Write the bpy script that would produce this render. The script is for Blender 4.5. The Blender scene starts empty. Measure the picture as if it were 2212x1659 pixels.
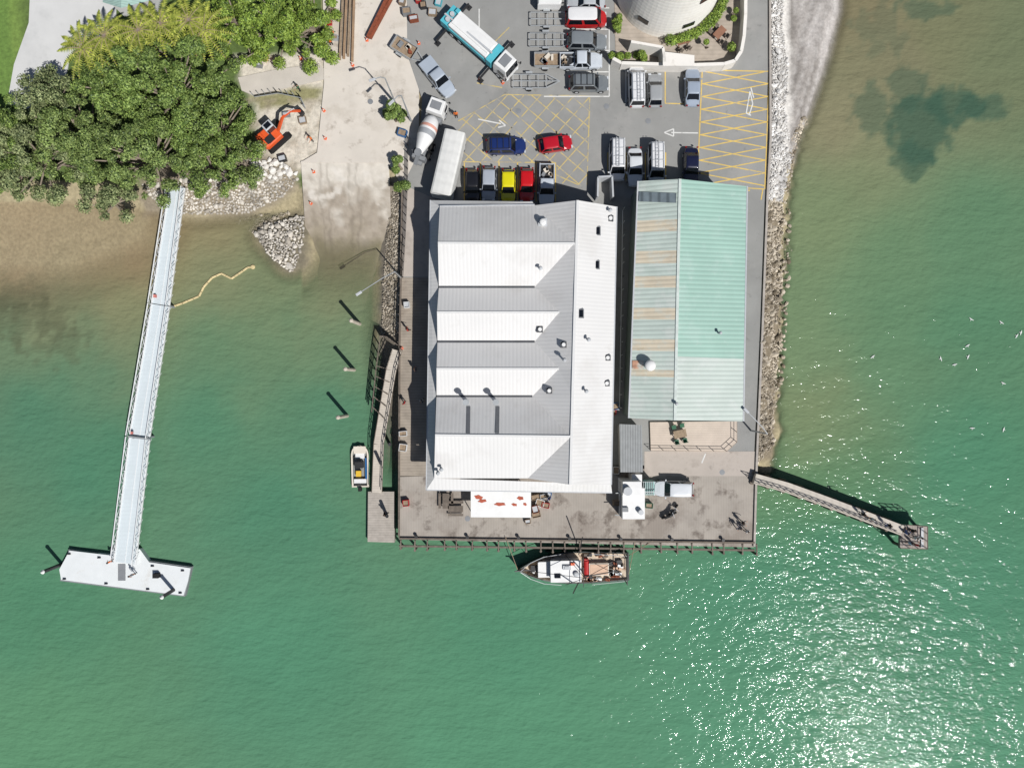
import bpy, bmesh, math, random
import numpy as np
from mathutils import Vector, Matrix, noise
random.seed(7); np.random.seed(7)
R=random.uniform
S=1/18.0; H=84.0; WL=-2.0
sc=bpy.context.scene
def W(px,py,z=0.0):
    k=S*(H-z)/H
    return Vector(((px-1106)*k,(829.5-py)*k,z))
def s2l(v):
    v=v/255.0
    return v/12.92 if v<=.04045 else ((v+.055)/1.055)**2.4
EXPF=1.33
def A(c): return tuple(min(.9,s2l(v)/EXPF) for v in c)
# ---------------- materials
MC={}
def mat(name,c,rough=.6,metal=0,var=.12,scale=1.5,bump=0,bs=8,c2=None,wave=None,coat=0,spec=.4,stain=None,stain2=None,vcol=False,island=False,world=False):
    if name in MC: return MC[name]
    m=bpy.data.materials.new(name); m.use_nodes=True; nt=m.node_tree; N=nt.nodes; L=nt.links
    p=N['Principled BSDF']; c=A(c)
    tc=N.new('ShaderNodeTexCoord'); co=tc.outputs['Object']
    def noi(sc_,det=5,ro=.6):
        n=N.new('ShaderNodeTexNoise'); n.inputs['Scale'].default_value=sc_; n.inputs['Detail'].default_value=det; n.inputs['Roughness'].default_value=ro
        L.new(co,n.inputs['Vector']); return n.outputs['Fac']
    def mr(f,a,b,o0=0,o1=1):
        n=N.new('ShaderNodeMapRange'); n.inputs[1].default_value=a;n.inputs[2].default_value=b;n.inputs[3].default_value=o0;n.inputs[4].default_value=o1
        L.new(f,n.inputs[0]); return n.outputs[0]
    def mix(f,a,b,t='MIX'):
        n=N.new('ShaderNodeMix'); n.data_type='RGBA'; n.blend_type=t
        if isinstance(f,(int,float)): n.inputs[0].default_value=f
        else: L.new(f,n.inputs[0])
        for i,q in ((6,a),(7,b)):
            if isinstance(q,tuple): n.inputs[i].default_value=q+(1,) if len(q)==3 else q
            else: L.new(q,n.inputs[i])
        return n.outputs[2]
    if vcol:
        at=N.new('ShaderNodeVertexColor'); at.layer_name='Col'
        f=mr(noi(scale),.3,.7,1-var,1+var)
        cc=N.new('ShaderNodeCombineColor'); [L.new(f,cc.inputs[i]) for i in range(3)]
        out=mix(1.0,at.outputs['Color'],cc.outputs[0],'MULTIPLY')
    else:
        lo=tuple(x*(1-var) for x in c); hi=A(c2) if c2 else tuple(min(.95,x*(1+var)) for x in c)
        if island:
            g=N.new('ShaderNodeNewGeometry'); f0=g.outputs['Random Per Island']
            out=mix(f0,lo,hi)
            f1=mr(noi(scale,3),.3,.7,.6,1.3)
            cc=N.new('ShaderNodeCombineColor'); [L.new(f1,cc.inputs[i]) for i in range(3)]
            out=mix(1.0,out,cc.outputs[0],'MULTIPLY')
        else:
            out=mix(mr(noi(scale),.3,.7),lo,hi)
    for k,st in enumerate((stain,stain2)):
        if st:
            sc_,th,colr,amt=st
            out=mix(mr(noi(sc_,6,.65),th,th+.12,0,amt),out,A(colr))
    bh=None
    if wave:
        ax,per,amt,bd=wave
        w=N.new('ShaderNodeTexWave'); w.wave_type='BANDS'; w.bands_direction=ax; w.inputs['Scale'].default_value=.3142/per
        L.new(co,w.inputs['Vector'])
        f=mr(w.outputs['Fac'],0,.5,1-amt,1)
        cc=N.new('ShaderNodeCombineColor'); [L.new(f,cc.inputs[i]) for i in range(3)]
        out=mix(1.0,out,cc.outputs[0],'MULTIPLY')
        if bd:
            b=N.new('ShaderNodeBump'); b.inputs['Distance'].default_value=bd; b.inputs['Strength'].default_value=1; L.new(w.outputs['Fac'],b.inputs['Height']); bh=b
    if bump:
        b=N.new('ShaderNodeBump'); b.inputs['Distance'].default_value=bump; L.new(noi(bs,6),b.inputs['Height'])
        if bh: L.new(bh.outputs[0],b.inputs['Normal'])
        bh=b
    if bh: L.new(bh.outputs[0],p.inputs['Normal'])
    L.new(out,p.inputs['Base Color'])
    p.inputs['Roughness'].default_value=rough; p.inputs['Metallic'].default_value=metal
    p.inputs['Specular IOR Level'].default_value=spec; p.inputs['Coat Weight'].default_value=coat; p.inputs['Coat Roughness'].default_value=.08
    MC[name]=m; return m
# ---------------- mesh builder
class B:
    def __init__(s): s.V=[];s.F=[];s.M=[]
    def add(s,vs,fs,m=0):
        o=len(s.V); s.V+=[tuple(v) for v in vs]; s.F+=[[i+o for i in f] for f in fs]; s.M+=[m]*len(fs); return s
    def box(s,c,z,rz=0,m=0,top=1.0):
        a,b_,h=z[0]/2,z[1]/2,z[2]/2; cs,sn=math.cos(rz),math.sin(rz); vs=[]
        for k,zz in ((1,-h),(top,h)):
            for x,y in ((-a,-b_),(a,-b_),(a,b_),(-a,b_)):
                x*=k;y*=k; vs.append((c[0]+x*cs-y*sn,c[1]+x*sn+y*cs,c[2]+zz))
        return s.add(vs,[[3,2,1,0],[4,5,6,7],[0,1,5,4],[1,2,6,5],[2,3,7,6],[3,0,4,7]],m)
    def beam(s,a,b,w,h,m=0):
        a=Vector(a);b=Vector(b);d=(b-a).normalized(); up=Vector((0,0,1)) if abs(d.z)<.98 else Vector((0,1,0))
        sd=d.cross(up).normalized(); up=sd.cross(d).normalized(); vs=[]
        for p in (a,b):
            for i,j in ((-1,-1),(1,-1),(1,1),(-1,1)): vs.append(p+sd*(i*w/2)+up*(j*h/2))
        return s.add(vs,[[0,1,2,3],[7,6,5,4],[0,4,5,1],[1,5,6,2],[2,6,7,3],[3,7,4,0]],m)
    def cyl(s,a,b,r0,r1=None,n=10,m=0):
        a=Vector(a);b=Vector(b); r1=r0 if r1 is None else r1; d=(b-a).normalized()
        u=d.orthogonal().normalized(); v=d.cross(u); vs=[]
        for p,r in ((a,r0),(b,r1)):
            for i in range(n):
                t=2*math.pi*i/n; vs.append(p+(u*math.cos(t)+v*math.sin(t))*r)
        fs=[[i,(i+1)%n,n+(i+1)%n,n+i] for i in range(n)]+[list(range(n))[::-1],list(range(n,2*n))]
        return s.add(vs,fs,m)
    def prism(s,pts,z0,z1,m=0,mt=None):
        pts=[(p[0],p[1]) for p in pts]; n=len(pts)
        ar=sum(pts[i][0]*pts[(i+1)%n][1]-pts[(i+1)%n][0]*pts[i][1] for i in range(n))
        if ar<0: pts=pts[::-1]
        vs=[(x,y,z0) for x,y in pts]+[(x,y,z1) for x,y in pts]
        s.add(vs,[[i,(i+1)%n,n+(i+1)%n,n+i] for i in range(n)]+[list(range(n))[::-1]],m)
        return s.add(vs[n:],[list(range(n))],m if mt is None else mt)
    def poly(s,pts,m=0): return s.add(pts,[list(range(len(pts)))],m)
    def loft(s,rings,m=0,cap=True,ms=None):
        n=len(rings[0]); o=len(s.V)
        for r in rings: s.V+=[tuple(v) for v in r]
        for k in range(len(rings)-1):
            for i in range(n):
                j=(i+1)%n; s.F.append([o+k*n+i,o+k*n+j,o+(k+1)*n+j,o+(k+1)*n+i]); s.M.append(ms[k] if ms else m)
        if cap:
            s.F.append([o+i for i in range(n)][::-1]); s.M.append(m); s.F.append([o+(len(rings)-1)*n+i for i in range(n)]); s.M.append(m)
        return s
    def sph(s,c,r,sc_=(1,1,1),n=10,m=0):
        rings=[]
        for k in range(1,n//2+2-1):
            t=math.pi*k/(n//2+1); rings.append([(c[0]+r*sc_[0]*math.sin(t)*math.cos(2*math.pi*i/n),c[1]+r*sc_[1]*math.sin(t)*math.sin(2*math.pi*i/n),c[2]-r*sc_[2]*math.cos(t)) for i in range(n)])
        return s.loft(rings,m)
    def done(s,name,mats,par=None,world=False,smooth=False,origin=None,bevel=0):
        if not isinstance(mats,(list,tuple)): mats=[mats]
        me=bpy.data.meshes.new(name); off=Vector((0,0,0)); loc=Vector((0,0,0))
        if par is not None and world: off=par.location.copy()
        if par is None:
            if origin is None:
                a=np.array(s.V); off=Vector((a[:,0].mean(),a[:,1].mean(),a[:,2].min()))
            else: off=Vector(origin)
            loc=off
        me.from_pydata([(v[0]-off[0],v[1]-off[1],v[2]-off[2]) for v in s.V],[],s.F)
        for m in mats: me.materials.append(m)
        me.polygons.foreach_set('material_index',s.M)
        if smooth: me.polygons.foreach_set('use_smooth',[True]*len(s.F))
        me.update()
        o=bpy.data.objects.new(name,me); o.location=loc; sc.collection.objects.link(o)
        if par is not None: o.parent=par
        if bevel:
            b=o.modifiers.new('bevel','BEVEL'); b.width=bevel; b.segments=2
        return o
def tag(o,label,cat,group=None):
    o['label']=label; o['category']=cat
    if group: o['group']=group
    return o
def struct(o): o['kind']='structure'; return o
def stuff(o,label,cat): o['kind']='stuff'; o['label']=label; o['category']=cat; return o
def thing(name,label,cat,loc=(0,0,0),rz=0,group=None):
    e=bpy.data.objects.new(name,None); e.empty_display_size=.3; e.location=loc; e.rotation_euler=(0,0,rz); sc.collection.objects.link(e)
    return tag(e,label,cat,group)
def dup(t,loc,rz=None,label=None):
    n=t.copy(); sc.collection.objects.link(n); n.location=loc
    if rz is not None: n.rotation_euler=(0,0,rz)
    if label: n['label']=label
    for c in list(t.children):
        q=c.copy(); sc.collection.objects.link(q); q.parent=n
        for d in list(c.children):
            w=d.copy(); sc.collection.objects.link(w); w.parent=q
    return n
D=math.radians
# ---------------- common materials
M_white=mat('white_paint',(240,240,238),.45,var=.05,scale=1)
M_cream=mat('cream_paint',(232,222,206),.5,var=.08)
M_dark=mat('dark_steel',(48,48,50),.5,var=.2)
M_black=mat('black_rubber',(30,30,30),.8,var=.2)
M_grey=mat('grey_paint',(140,143,146),.5,var=.1)
M_lgrey=mat('light_grey_metal',(196,199,202),.4,var=.08)
M_galv=mat('galvanised_steel',(182,186,188),.45,metal=.2,var=.12)
M_glass=mat('dark_glass',(22,26,32),.08,var=.1,spec=.6)
M_rust=mat('rust_steel',(140,75,50),.8,var=.3,scale=3)
M_timber=mat('timber',(158,138,115),.8,var=.25,scale=3)
M_timberd=mat('weathered_timber',(118,108,98),.85,var=.3,scale=2)
M_orange=mat('orange_plastic',(240,115,70),.6,var=.1)
M_red=mat('red_paint',(190,35,35),.4,var=.1)
M_headl=mat('lamp_glass',(215,220,225),.15,var=.03)
M_taill=mat('tail_lamp_red',(150,20,20),.2,var=.05)
M_bark=mat('bark',(150,138,122),.9,var=.25,scale=4)
M_yellow=mat('yellow_paint',(238,195,60),.5,var=.1)
M_blue=mat('blue_paint',(45,110,170),.5,var=.1)
M_teal=mat('teal_paint',(90,190,205),.5,var=.08)
M_green=mat('green_paint',(35,100,70),.5,var=.1)
# ---------------- terrain helpers
def sdist(X,Y,poly):
    P=[W(a,b)[:2] for a,b in poly]; n=len(P)
    d=np.full(X.shape,1e9); ins=np.zeros(X.shape,bool)
    for i in range(n):
        ax,ay=P[i]; bx,by=P[(i+1)%n]; ex,ey=bx-ax,by-ay
        t=np.clip(((X-ax)*ex+(Y-ay)*ey)/(ex*ex+ey*ey),0,1)
        d=np.minimum(d,np.hypot(X-ax-t*ex,Y-ay-t*ey))
        c=((ay>Y)!=(by>Y)); xi=ax+(Y-ay)*(ex)/(ey if abs(ey)>1e-9 else 1e-9)
        ins^=(c&(X<xi))
    return np.where(ins,-d,d)
REG=[([(685,-6000),(1672,-6000),(1682,330),(1660,440),(1638,985),(900,985),(868,720),(872,380),(760,350),(685,350)],-.25,.68),
     ([(1690,-6000),(1815,-6000),(1800,0),(1765,130),(1728,235),(1690,330)],-1.25,.5),
     ([(-6000,-6000),(692,-6000),(692,335),(640,362),(590,370),(400,385),(200,350),(-6000,350)],-.25,.42),
     ([(570,500),(635,475),(632,530),(615,552)],-1.2,.5),
     ([(-6000,350),(330,350),(280,500),(120,560),(-6000,580)],-2.1,.12)]
RS=2.0/158
def hgt(X,Y):
    h=np.full(X.shape,-6.0)
    for poly,top,sl in REG: h=np.maximum(h,top-np.maximum(0,sdist(X,Y,poly))*sl)
    py=829.5-Y/S; px=X/S+1106
    rz=-np.clip(py-348,0,600)*RS-.25
    e=np.maximum(0,np.maximum(648-px,px-838))*S
    return np.maximum(h,np.where(py>330,rz-e*.7,-6))
def fbm(X,Y,s,seed=0):
    o=np.empty(X.size)
    xf=X.ravel()*s; yf=Y.ravel()*s
    for i in range(X.size): o[i]=noise.fractal((xf[i],yf[i],seed),1.0,2.0,4)
    return o.reshape(X.shape)
def axis(lo,hi,step,far):
    a=list(np.arange(lo,hi+step/2,step)); e=[];v=step*2;p=hi
    while p<far: p+=v; v*=1.6; e.append(p)
    f=[];v=step*2;p=lo
    while p>-far: p-=v; v*=1.6; f.append(p)
    return np.array(f[::-1]+a+e)
def sheet(name,xs,ys,Z,C,m):
    ny,nx=Z.shape; X,Y=np.meshgrid(xs,ys)
    V=np.stack([X,Y,Z],-1).reshape(-1,3)
    i=np.arange(nx*ny).reshape(ny,nx)
    F=np.stack([i[:-1,:-1],i[:-1,1:],i[1:,1:],i[1:,:-1]],-1).reshape(-1,4)
    me=bpy.data.meshes.new(name); me.from_pydata(V.tolist(),[],F.tolist())
    ca=me.color_attributes.new('Col','FLOAT_COLOR','POINT'); ca.data.foreach_set('color',C.reshape(-1,4).astype(np.float32).ravel())
    me.materials.append(m); me.polygons.foreach_set('use_smooth',[True]*len(F)); me.update()
    o=bpy.data.objects.new(name,me); sc.collection.objects.link(o); return struct(o)
xs=axis(-68,68,.42,1600); ys=axis(-52,52,.42,1600)
X,Y=np.meshgrid(xs,ys)
ins=(np.abs(X)<70)&(np.abs(Y)<54)
def fb(s,seed):
    o=np.zeros(X.shape); o[ins]=fbm(X[ins],Y[ins],s,seed); return o
n1=fb(.12,1); n2=fb(.6,5)
h=hgt(X,Y); 
PX=X/S+1106; PY=829.5-Y/S
h=h+np.where(ins&(PX>1640)&(PY>250)&(PY<1030)&(h<-.4),n2*.55,0)
h2=h+np.where(ins&(h<-.3),n2*.12,0)
def LC(c): return np.array([s2l(v)/EXPF for v in c])
C=np.ones(X.shape+(4,)); 
def setc(mask,c,soft=None):
    if soft is None: C[mask,:3]=LC(c)
    else: C[...,:3]=C[...,:3]*(1-soft[...,None])+LC(c)*soft[...,None]
setc(np.ones(X.shape,bool),(130,140,104))
setc(h>-3,(174,162,130))
land=(PX<692)&(h>-1.0)
setc(land,(92,112,58)); 
k=np.clip((60-PX+n2*20)/30,0,1)*(PY<230); setc(None,(122,148,72),k)
def reg(poly,c,soft=.6,amt=1):
    d=sdist(X+n2*.5,Y+n1*.5,poly); setc(None,c,np.clip(.5-d/soft,0,1)*amt)
reg([(-300,-300),(-5,-300),(30,215),(-300,240)],(108,138,66))
reg([(505,120),(560,120),(700,100),(700,350),(640,372),(560,362),(545,210),(515,170)],(220,212,196),1)
reg([(540,205),(650,185),(690,190),(690,215),(560,235)],(152,148,108))
kk=np.clip(n2*3,0,1)*.6*(PX>505)*(PX<700)*(PY>215)*(PY<370); setc(None,(164,152,132),kk)
reg([(500,300),(640,365),(640,400),(520,470),(290,455),(290,380)],(150,139,120),1)  # bed under the riprap, shade between stones painted into the ground colour
reg([(530,470),(660,450),(660,560),(620,600),(560,560)],(120,113,96),1)  # groyne bed darkened, gap shade between rocks put into the colour
reg([(1690,-400),(1860,-400),(1845,0),(1815,130),(1775,230),(1735,330),(1690,345)],(164,158,152),.8)
kk=np.clip(n1*2.0-.3,0,1)*.6*(PX>1690)*(PX<1900)*(PY<350); setc(None,(206,200,195),kk)
bd=sdist(X,Y,[(1690,-400),(1815,-400),(1800,0),(1765,130),(1728,235),(1690,330)])
kk=np.clip(np.sin(bd*3.2+n1*2.5+n2)-.2,0,1)*.7*(PX>1692)*(PX<1900)*(PY<350); setc(None,(118,112,106),kk)
kk=np.clip(np.sin(bd*6.2+n1*3)-.5,0,1)*.7*(PX>1692)*(PX<1900)*(PY<350); setc(None,(228,224,219),kk)
reg([(1658,-400),(1712,-400),(1716,330),(1698,430),(1640,440)],(226,222,215),.6)
reg([(1640,440),(1696,430),(1700,700),(1682,1000),(1630,1000)],(140,128,108),.6)  # sea wall bed, darker to paint in shade between the rocks
reg([(815,380),(880,380),(880,1000),(800,1000)],(140,131,117),.6)  # embankment bed, shade of the stone gaps is in the colour
G_ground=mat('ground_earth',(120,110,80),.95,var=.22,scale=2.5,vcol=True,bump=.06,bs=3)
sheet('ground',xs,ys,h2,C,G_ground)
# ---------------- water
pts=[(50,440,174,154,120),(200,450,166,150,116),(60,540,162,148,114),(200,560,150,146,108),(300,500,148,142,106),(60,640,116,132,98),(150,670,110,134,98),(260,640,106,136,98),
(-400,500,150,135,100),(-400,900,62,134,104),(20,720,82,132,98),(150,740,78,132,98),
(450,500,126,136,100),(450,590,108,137,100),(600,620,104,136,98),(720,560,120,132,98),(720,640,106,136,100),(600,720,84,137,101),(740,740,82,135,100),(450,740,80,137,101),(150,820,66,134,102),(60,900,62,133,102),(200,1000,60,134,102),(450,900,64,136,103),(700,900,67,136,103),(600,1100,63,136,104),(100,1300,65,138,103),(100,1600,76,146,107),(600,1400,67,142,108),(1100,1350,66,141,107),(1100,1600,72,147,111),(1600,1300,66,143,109),(1600,1600,72,148,113),(2100,1600,73,149,114),(2100,1300,66,141,108),(2100,1000,64,138,104),(1800,1200,62,138,104),(1755,1040,78,138,98),(1735,900,106,142,102),(1760,700,98,142,103),(1780,500,106,143,103),(1900,700,80,138,101),(1900,560,86,140,102),(2100,700,70,135,100),(2100,500,78,136,100),(1850,380,104,138,100),(1800,280,120,136,104),(1900,150,110,130,98),(1880,30,112,126,94),(2050,50,102,126,92),(2180,100,94,126,92),(1000,2200,76,148,112),(2800,900,66,140,106),(2700,0,94,126,92)]
num=np.zeros(X.shape+(3,)); den=np.zeros(X.shape)
Xw=X+n1*2.5; Yw=Y+n1*2.5
for a,b,r,g,bl in pts:
    p=W(a,b,WL); w=1/((Xw-p.x)**2+(Yw-p.y)**2+22)**1.8
    den+=w; num+=w[...,None]*(LC((r+21,g-1,bl+3))*1.0)
CW=np.ones(X.shape+(4,)); CW[...,:3]=num/den[...,None]
CW[...,:3]*=(1+.04*n1+.015*n2)[...,None]
def blot(cx,cy,rx,ry,amt,rough,c=(66,96,80)):
    p=W(cx,cy,WL); d=np.hypot((X-p.x)/(rx*S),(Y-p.y)/(ry*S))+n2*rough
    s=np.clip((1-d)*4.5,0,1)*amt
    CW[...,:3]=CW[...,:3]*(1-s[...,None])+LC(c)*s[...,None]
for q in ((1985,275,80,90,.8,.3),(2060,230,72,52,.75,.35),(2125,235,66,36,.65,.4),(1960,190,50,50,.5,.45),(1880,240,48,60,.5,.45),(1970,350,52,46,.65,.4),(2000,20,70,24,.5,.6),(1905,60,60,60,.25,.9)): blot(*q)
for q in ((60,690,90,45,.4,1.2),(130,740,70,36,.3,1.4),(40,640,60,40,.4,1.4)): blot(*q,c=(92,96,74))
dep=-2-h
onr=(PX>640)&(PX<846)&(PY>440)
dep=np.where(onr,(dep-.25),dep)
CW[...,3]=np.where(onr,np.clip(dep/1.9,0,1)**.7,np.clip(dep/.9,0,1)**.8)
CW[...,3][~ins]=1
wm=bpy.data.materials.new('sea_water'); wm.use_nodes=True; nt=wm.node_tree;N=nt.nodes;L=nt.links
p=N['Principled BSDF']; at=N.new('ShaderNodeVertexColor'); at.layer_name='Col'
L.new(at.outputs['Color'],p.inputs['Base Color']); p.inputs['Roughness'].default_value=.05; p.inputs['IOR'].default_value=1.33; p.inputs['Specular IOR Level'].default_value=.16
tc=N.new('ShaderNodeTexCoord'); 
mp=N.new('ShaderNodeMapping'); mp.inputs['Rotation'].default_value=(0,0,D(25)); mp.inputs['Scale'].default_value=(1,1.9,1); L.new(tc.outputs['Object'],mp.inputs['Vector'])
def nz(s,d,r_=.6):
    n=N.new('ShaderNodeTexNoise'); n.inputs['Scale'].default_value=s; n.inputs['Detail'].default_value=d; n.inputs['Roughness'].default_value=r_; L.new(mp.outputs[0],n.inputs['Vector']); return n.outputs['Fac']
b1=N.new('ShaderNodeBump'); b1.inputs['Distance'].default_value=.12; L.new(nz(1.2,3,.45),b1.inputs['Height'])
b2=N.new('ShaderNodeBump'); b2.inputs['Distance'].default_value=.24; L.new(nz(.28,2,.5),b2.inputs['Height']); L.new(b1.outputs[0],b2.inputs['Normal'])
L.new(b2.outputs[0],p.inputs['Normal'])
tr=N.new('ShaderNodeBsdfTransparent'); mx=N.new('ShaderNodeMixShader'); L.new(at.outputs['Alpha'],mx.inputs[0]); L.new(tr.outputs[0],mx.inputs[1]); L.new(p.outputs[0],mx.inputs[2])
L.new(mx.outputs[0],N['Material Output'].inputs['Surface'])
sheet('water',xs,ys,np.full(X.shape,WL),CW,wm)
# ---------------- paved surfaces
def slab(name,pts,z0,z1,m,side=None):
    b=B(); b.prism([W(a,c,z1) for a,c in pts],z0,z1,1 if side else 0,0 if side else None)
    return struct(b.done(name,[m,side] if side else m,origin=(0,0,0)))
M_asph=mat('asphalt',(154,154,151),.9,var=.1,scale=.25,bump=.01,bs=30,stain=(.13,.53,(170,168,164),.7),stain2=(.9,.6,(120,119,117),.6))
M_yard=mat('yard_concrete',(222,214,202),.9,var=.07,scale=.3,stain=(.2,.52,(202,193,179),.8),stain2=(.5,.57,(160,149,135),.75))
M_wharf=mat('wharf_deck',(176,168,158),.9,var=.12,scale=.35,stain=(.15,.5,(150,140,130),.8),stain2=(.38,.53,(104,93,84),.8),wave=('X',.3,.06,.0))
M_wharfp=mat('wharf_planks',(170,159,145),.9,var=.2,scale=.6,wave=('Y',.35,.15,.0),stain=(.3,.55,(134,122,110),.7))
M_apron=mat('apron_concrete',(194,184,174),.9,var=.1,scale=.3,stain=(.3,.52,(172,162,152),.8),stain2=(.9,.6,(130,121,113),.5))
slab('yard_pavement',[(685,-900),(905,-900),(905,420),(868,400),(838,352),(648,352),(685,330),(700,180)],-.6,0,M_yard)
slab('car_park',[(868,-900),(1655,-900),(1660,100),(1652,430),(1643,700),(1628,1005),(1320,1005),(1320,640),(872,640),(868,405),(905,330),(912,215),(880,120)],-.6,.012,M_asph)
# ramp
rx=np.array([W(a,0)[0] for a in np.linspace(650,840,60)]); ry=np.array([W(0,a)[1] for a in np.linspace(348,740,120)])
RX,RY=np.meshgrid(rx,ry); RPy=829.5-RY/S; RPx=RX/S+1106
RZ=-np.clip(RPy-348,0,600)*RS
nn=fbm(RX,RY,.35,3); n3=fbm(RX,RY,1.1,9); CR=np.ones(RX.shape+(4,))
t=np.clip((RPy-375+nn*90)/70,0,1)[...,None]
CR[...,:3]=LC((214,207,195))*(1-t)+LC((172,161,146))*t
t=np.clip((RPy-470+nn*40)/70,0,1)[...,None]; CR[...,:3]=CR[...,:3]*(1-t)+LC((144,134,110))*t
t=(np.clip(n3*2,0,1)*.35*np.clip((RPy-360)/50,0,1))[...,None]; CR[...,:3]=CR[...,:3]*(1-t)+LC((126,115,99))*t
for tx in (690,708,752,770): 
    t=(np.clip(1-np.abs(RPx-tx-nn*14)/5,0,1)*.35)[...,None]; CR[...,:3]=CR[...,:3]*(1-t)+LC((112,102,88))*t
t=(np.clip(fbm(RX,RY,.5,21)*4-1,0,1)*.7*(RPy>360)*(RPy<440))[...,None]; CR[...,:3]=CR[...,:3]*(1-t)+LC((226,220,210))*t
sheet('boat_ramp',rx,ry,RZ,CR,mat('ramp_concrete',(180,170,155),.8,var=.1,scale=1.2,vcol=True))
slab('footpath',[(514,168),(600,150),(690,138),(700,150),(700,172),(640,186),(545,206),(522,196)],-.5,-.1,mat('footpath_concrete',(208,201,190),.9,var=.08,scale=.4))
slab('driveway_road',[(85,-500),(262,-500),(250,40),(205,90),(150,120),(140,185),(60,235),(15,225),(30,140),(62,50)],-.5,-.12,mat('driveway_concrete',(216,216,214),.9,var=.06,scale=.3,stain=(.2,.55,(198,199,197),.7)))
# ---------------- wharf (thing)
WH=thing('timber_wharf','weathered brown timber and concrete wharf standing on piles over green water','wharf',W(1250,1100,0))
b=B(); b.prism([W(a,c,.02) for a,c in [(862,1030),(1634,1005),(1628,1182),(862,1165)]],-.5,.02); b.done('deck',M_wharf,WH,True)
b=B(); b.prism([W(a,c,.02) for a,c in [(868,600),(940,600),(940,1028),(862,1028),(864,760)]],-.5,.024); b.done('walkway_deck',M_wharfp,WH,True)
b=B(); b.prism([W(a,c,.02) for a,c in [(872,400),(940,430),(940,598),(868,598)]],-.5,.02); b.done('side_path',M_apron,WH,True)
b=B(); b.prism([W(a,c,.02) for a,c in [(1392,975),(1632,975),(1632,1028),(1392,1028)]],-.1,.028); b.done('concrete_apron',M_apron,WH,True)
for dy,z,w in ((1167,.2,.2),(1183,-.2,.22)):
    b=B(); b.beam(W(862,dy-4,z),W(1630,dy+5,z),w,.22); b.done('fender_beam',M_timberd,WH,True)
xs_f=[866]; 
while xs_f[-1]<1610: xs_f.append(xs_f[-1]+R(24,44))
for x in xs_f:
    b=B(); q=W(x,1166+(x-862)*.011,.12); q2=W(x+R(-1,1),1188+(x-862)*.011+R(-2,3),-.25); b.beam(q,q2,.14,.18); b.cyl((q2.x,q2.y+.1,-4),(q2.x,q2.y+.1,-.2),.15,n=8); b.done('fender_pile',M_timberd,WH,True)
b=B()
for r in (1050,1100,1150):
    for i in range(20): b.cyl(W(870+i*39,r,-4.5),W(870+i*39,r,-.5),.2,n=8)
for i in range(10): b.cyl(W(866,620+i*42,-4.5),W(866,620+i*42,-.5),.18,n=8)
b.done('pile',M_timberd,WH,True)['kind']='stuff'
for x in (900,1010,1120,1230,1340,1450,1560):
    q=W(x,1157+(x-862)*.011,.02); b=B(); b.cyl(q,q+Vector((0,0,.4)),.14,.12,10); b.cyl(q+Vector((0,0,.4)),q+Vector((0,0,.5)),.22,.2,10); b.done('bollard',M_dark,WH,True)
b=B(); L1=[(1662,-300),(1664,300),(1657,430),(1647,700),(1634,1000),(1629,1180)]
for i in range(len(L1)-1): b.beam(W(*L1[i],.1),W(*L1[i+1],.1),.25,.3)
struct(b.done('kerb',mat('kerb_stone',(180,173,165),.85,var=.15),origin=(0,0,0)))
b=B(); L1=[(869,400),(866,600),(863,760),(862,1160)]
for i in range(len(L1)-1): b.beam(W(*L1[i],.1),W(*L1[i+1],.1),.2,.25)
struct(b.done('edge_kerb',M_timberd,origin=(0,0,0)))
# ---------------- painted markings
def lines(name,segs,m,w=.13,z=.022):
    b=B()
    for k,(x0,y0,x1,y1) in enumerate(segs):
        zz=z; a=W(x0,y0,zz); c=W(x1,y1,zz)
        d=(c-a).normalized(); n=Vector((-d.y,d.x,0))*w/2
        zz+= (k%9)*.0006; a.z=c.z=zz
        b.poly([a-n,c-n,c+n,a+n])
    return struct(b.done(name,m,origin=(0,0,0)))
M_ylw=mat('yellow_road_paint',(228,196,108),.7,var=.1,scale=1,stain=(1.2,.54,(174,168,150),.8))
M_ylf=mat('faded_yellow_road_paint',(210,188,122),.7,var=.1,scale=1,stain=(.8,.47,(160,158,152),.95))
M_wht=mat('white_road_paint',(226,226,222),.7,var=.05,scale=1,stain=(1.5,.56,(168,168,164),.7))
seg=[(1517,152,1662,155),(1662,155,1652,409),(1652,409,1506,400),(1517,152,1506,400)]
for i in range(9):
    y=154+i*27.5; l=1517-i*1.2
    seg+=[(l,y,1662-i*1.1,y+28),(l,y+28,1662-i*1.1,y)]
seg+=[(1437,150,1437,224),(1437,224,1478,225),(1478,225,1480,150),(1648,409,1644,432),(1520,409,1620,412)]
def inpoly(x,y,P):
    r=False;n=len(P)
    for i in range(n):
        a,b_=P[i];c,d=P[(i+1)%n]
        if (b_>y)!=(d>y) and x<a+(y-b_)*(c-a)/(d-b_): r=not r
    return r
def hatch(P,sp,ang):
    out=[];dx,dy=math.cos(ang),math.sin(ang);nx,ny=-dy,dx; cx=sum(p[0] for p in P)/len(P);cy=sum(p[1] for p in P)/len(P)
    for k in range(-14,15):
        st=None
        for t in range(-300,301,3):
            x=cx+nx*sp*k+dx*t;y=cy+ny*sp*k+dy*t; q=inpoly(x,y,P)
            if q and st is None: st=(x,y)
            if not q and st is not None: out.append((*st,x,y)); st=None
    return out
for x in (1003,1038,1078,1118,1158,1200): seg.append((x,352,x,436))
for x in (1313,1352,1394,1438,1478): seg.append((x,330,x,390))
lines('yellow_road_marking',seg,M_ylw,.13)
HP=[(1090,205),(1274,208),(1268,400),(1215,400),(1200,352),(990,350),(990,262)]
seg=hatch(HP,27,D(40))+hatch(HP,27,D(-48))
seg+=[(1000,350,1200,352),(1274,208,1268,400),(1090,205,1274,208),(1090,205,990,262),(1030,180,1085,190),(1040,120,1100,60),(1160,360,1250,400)]
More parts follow.
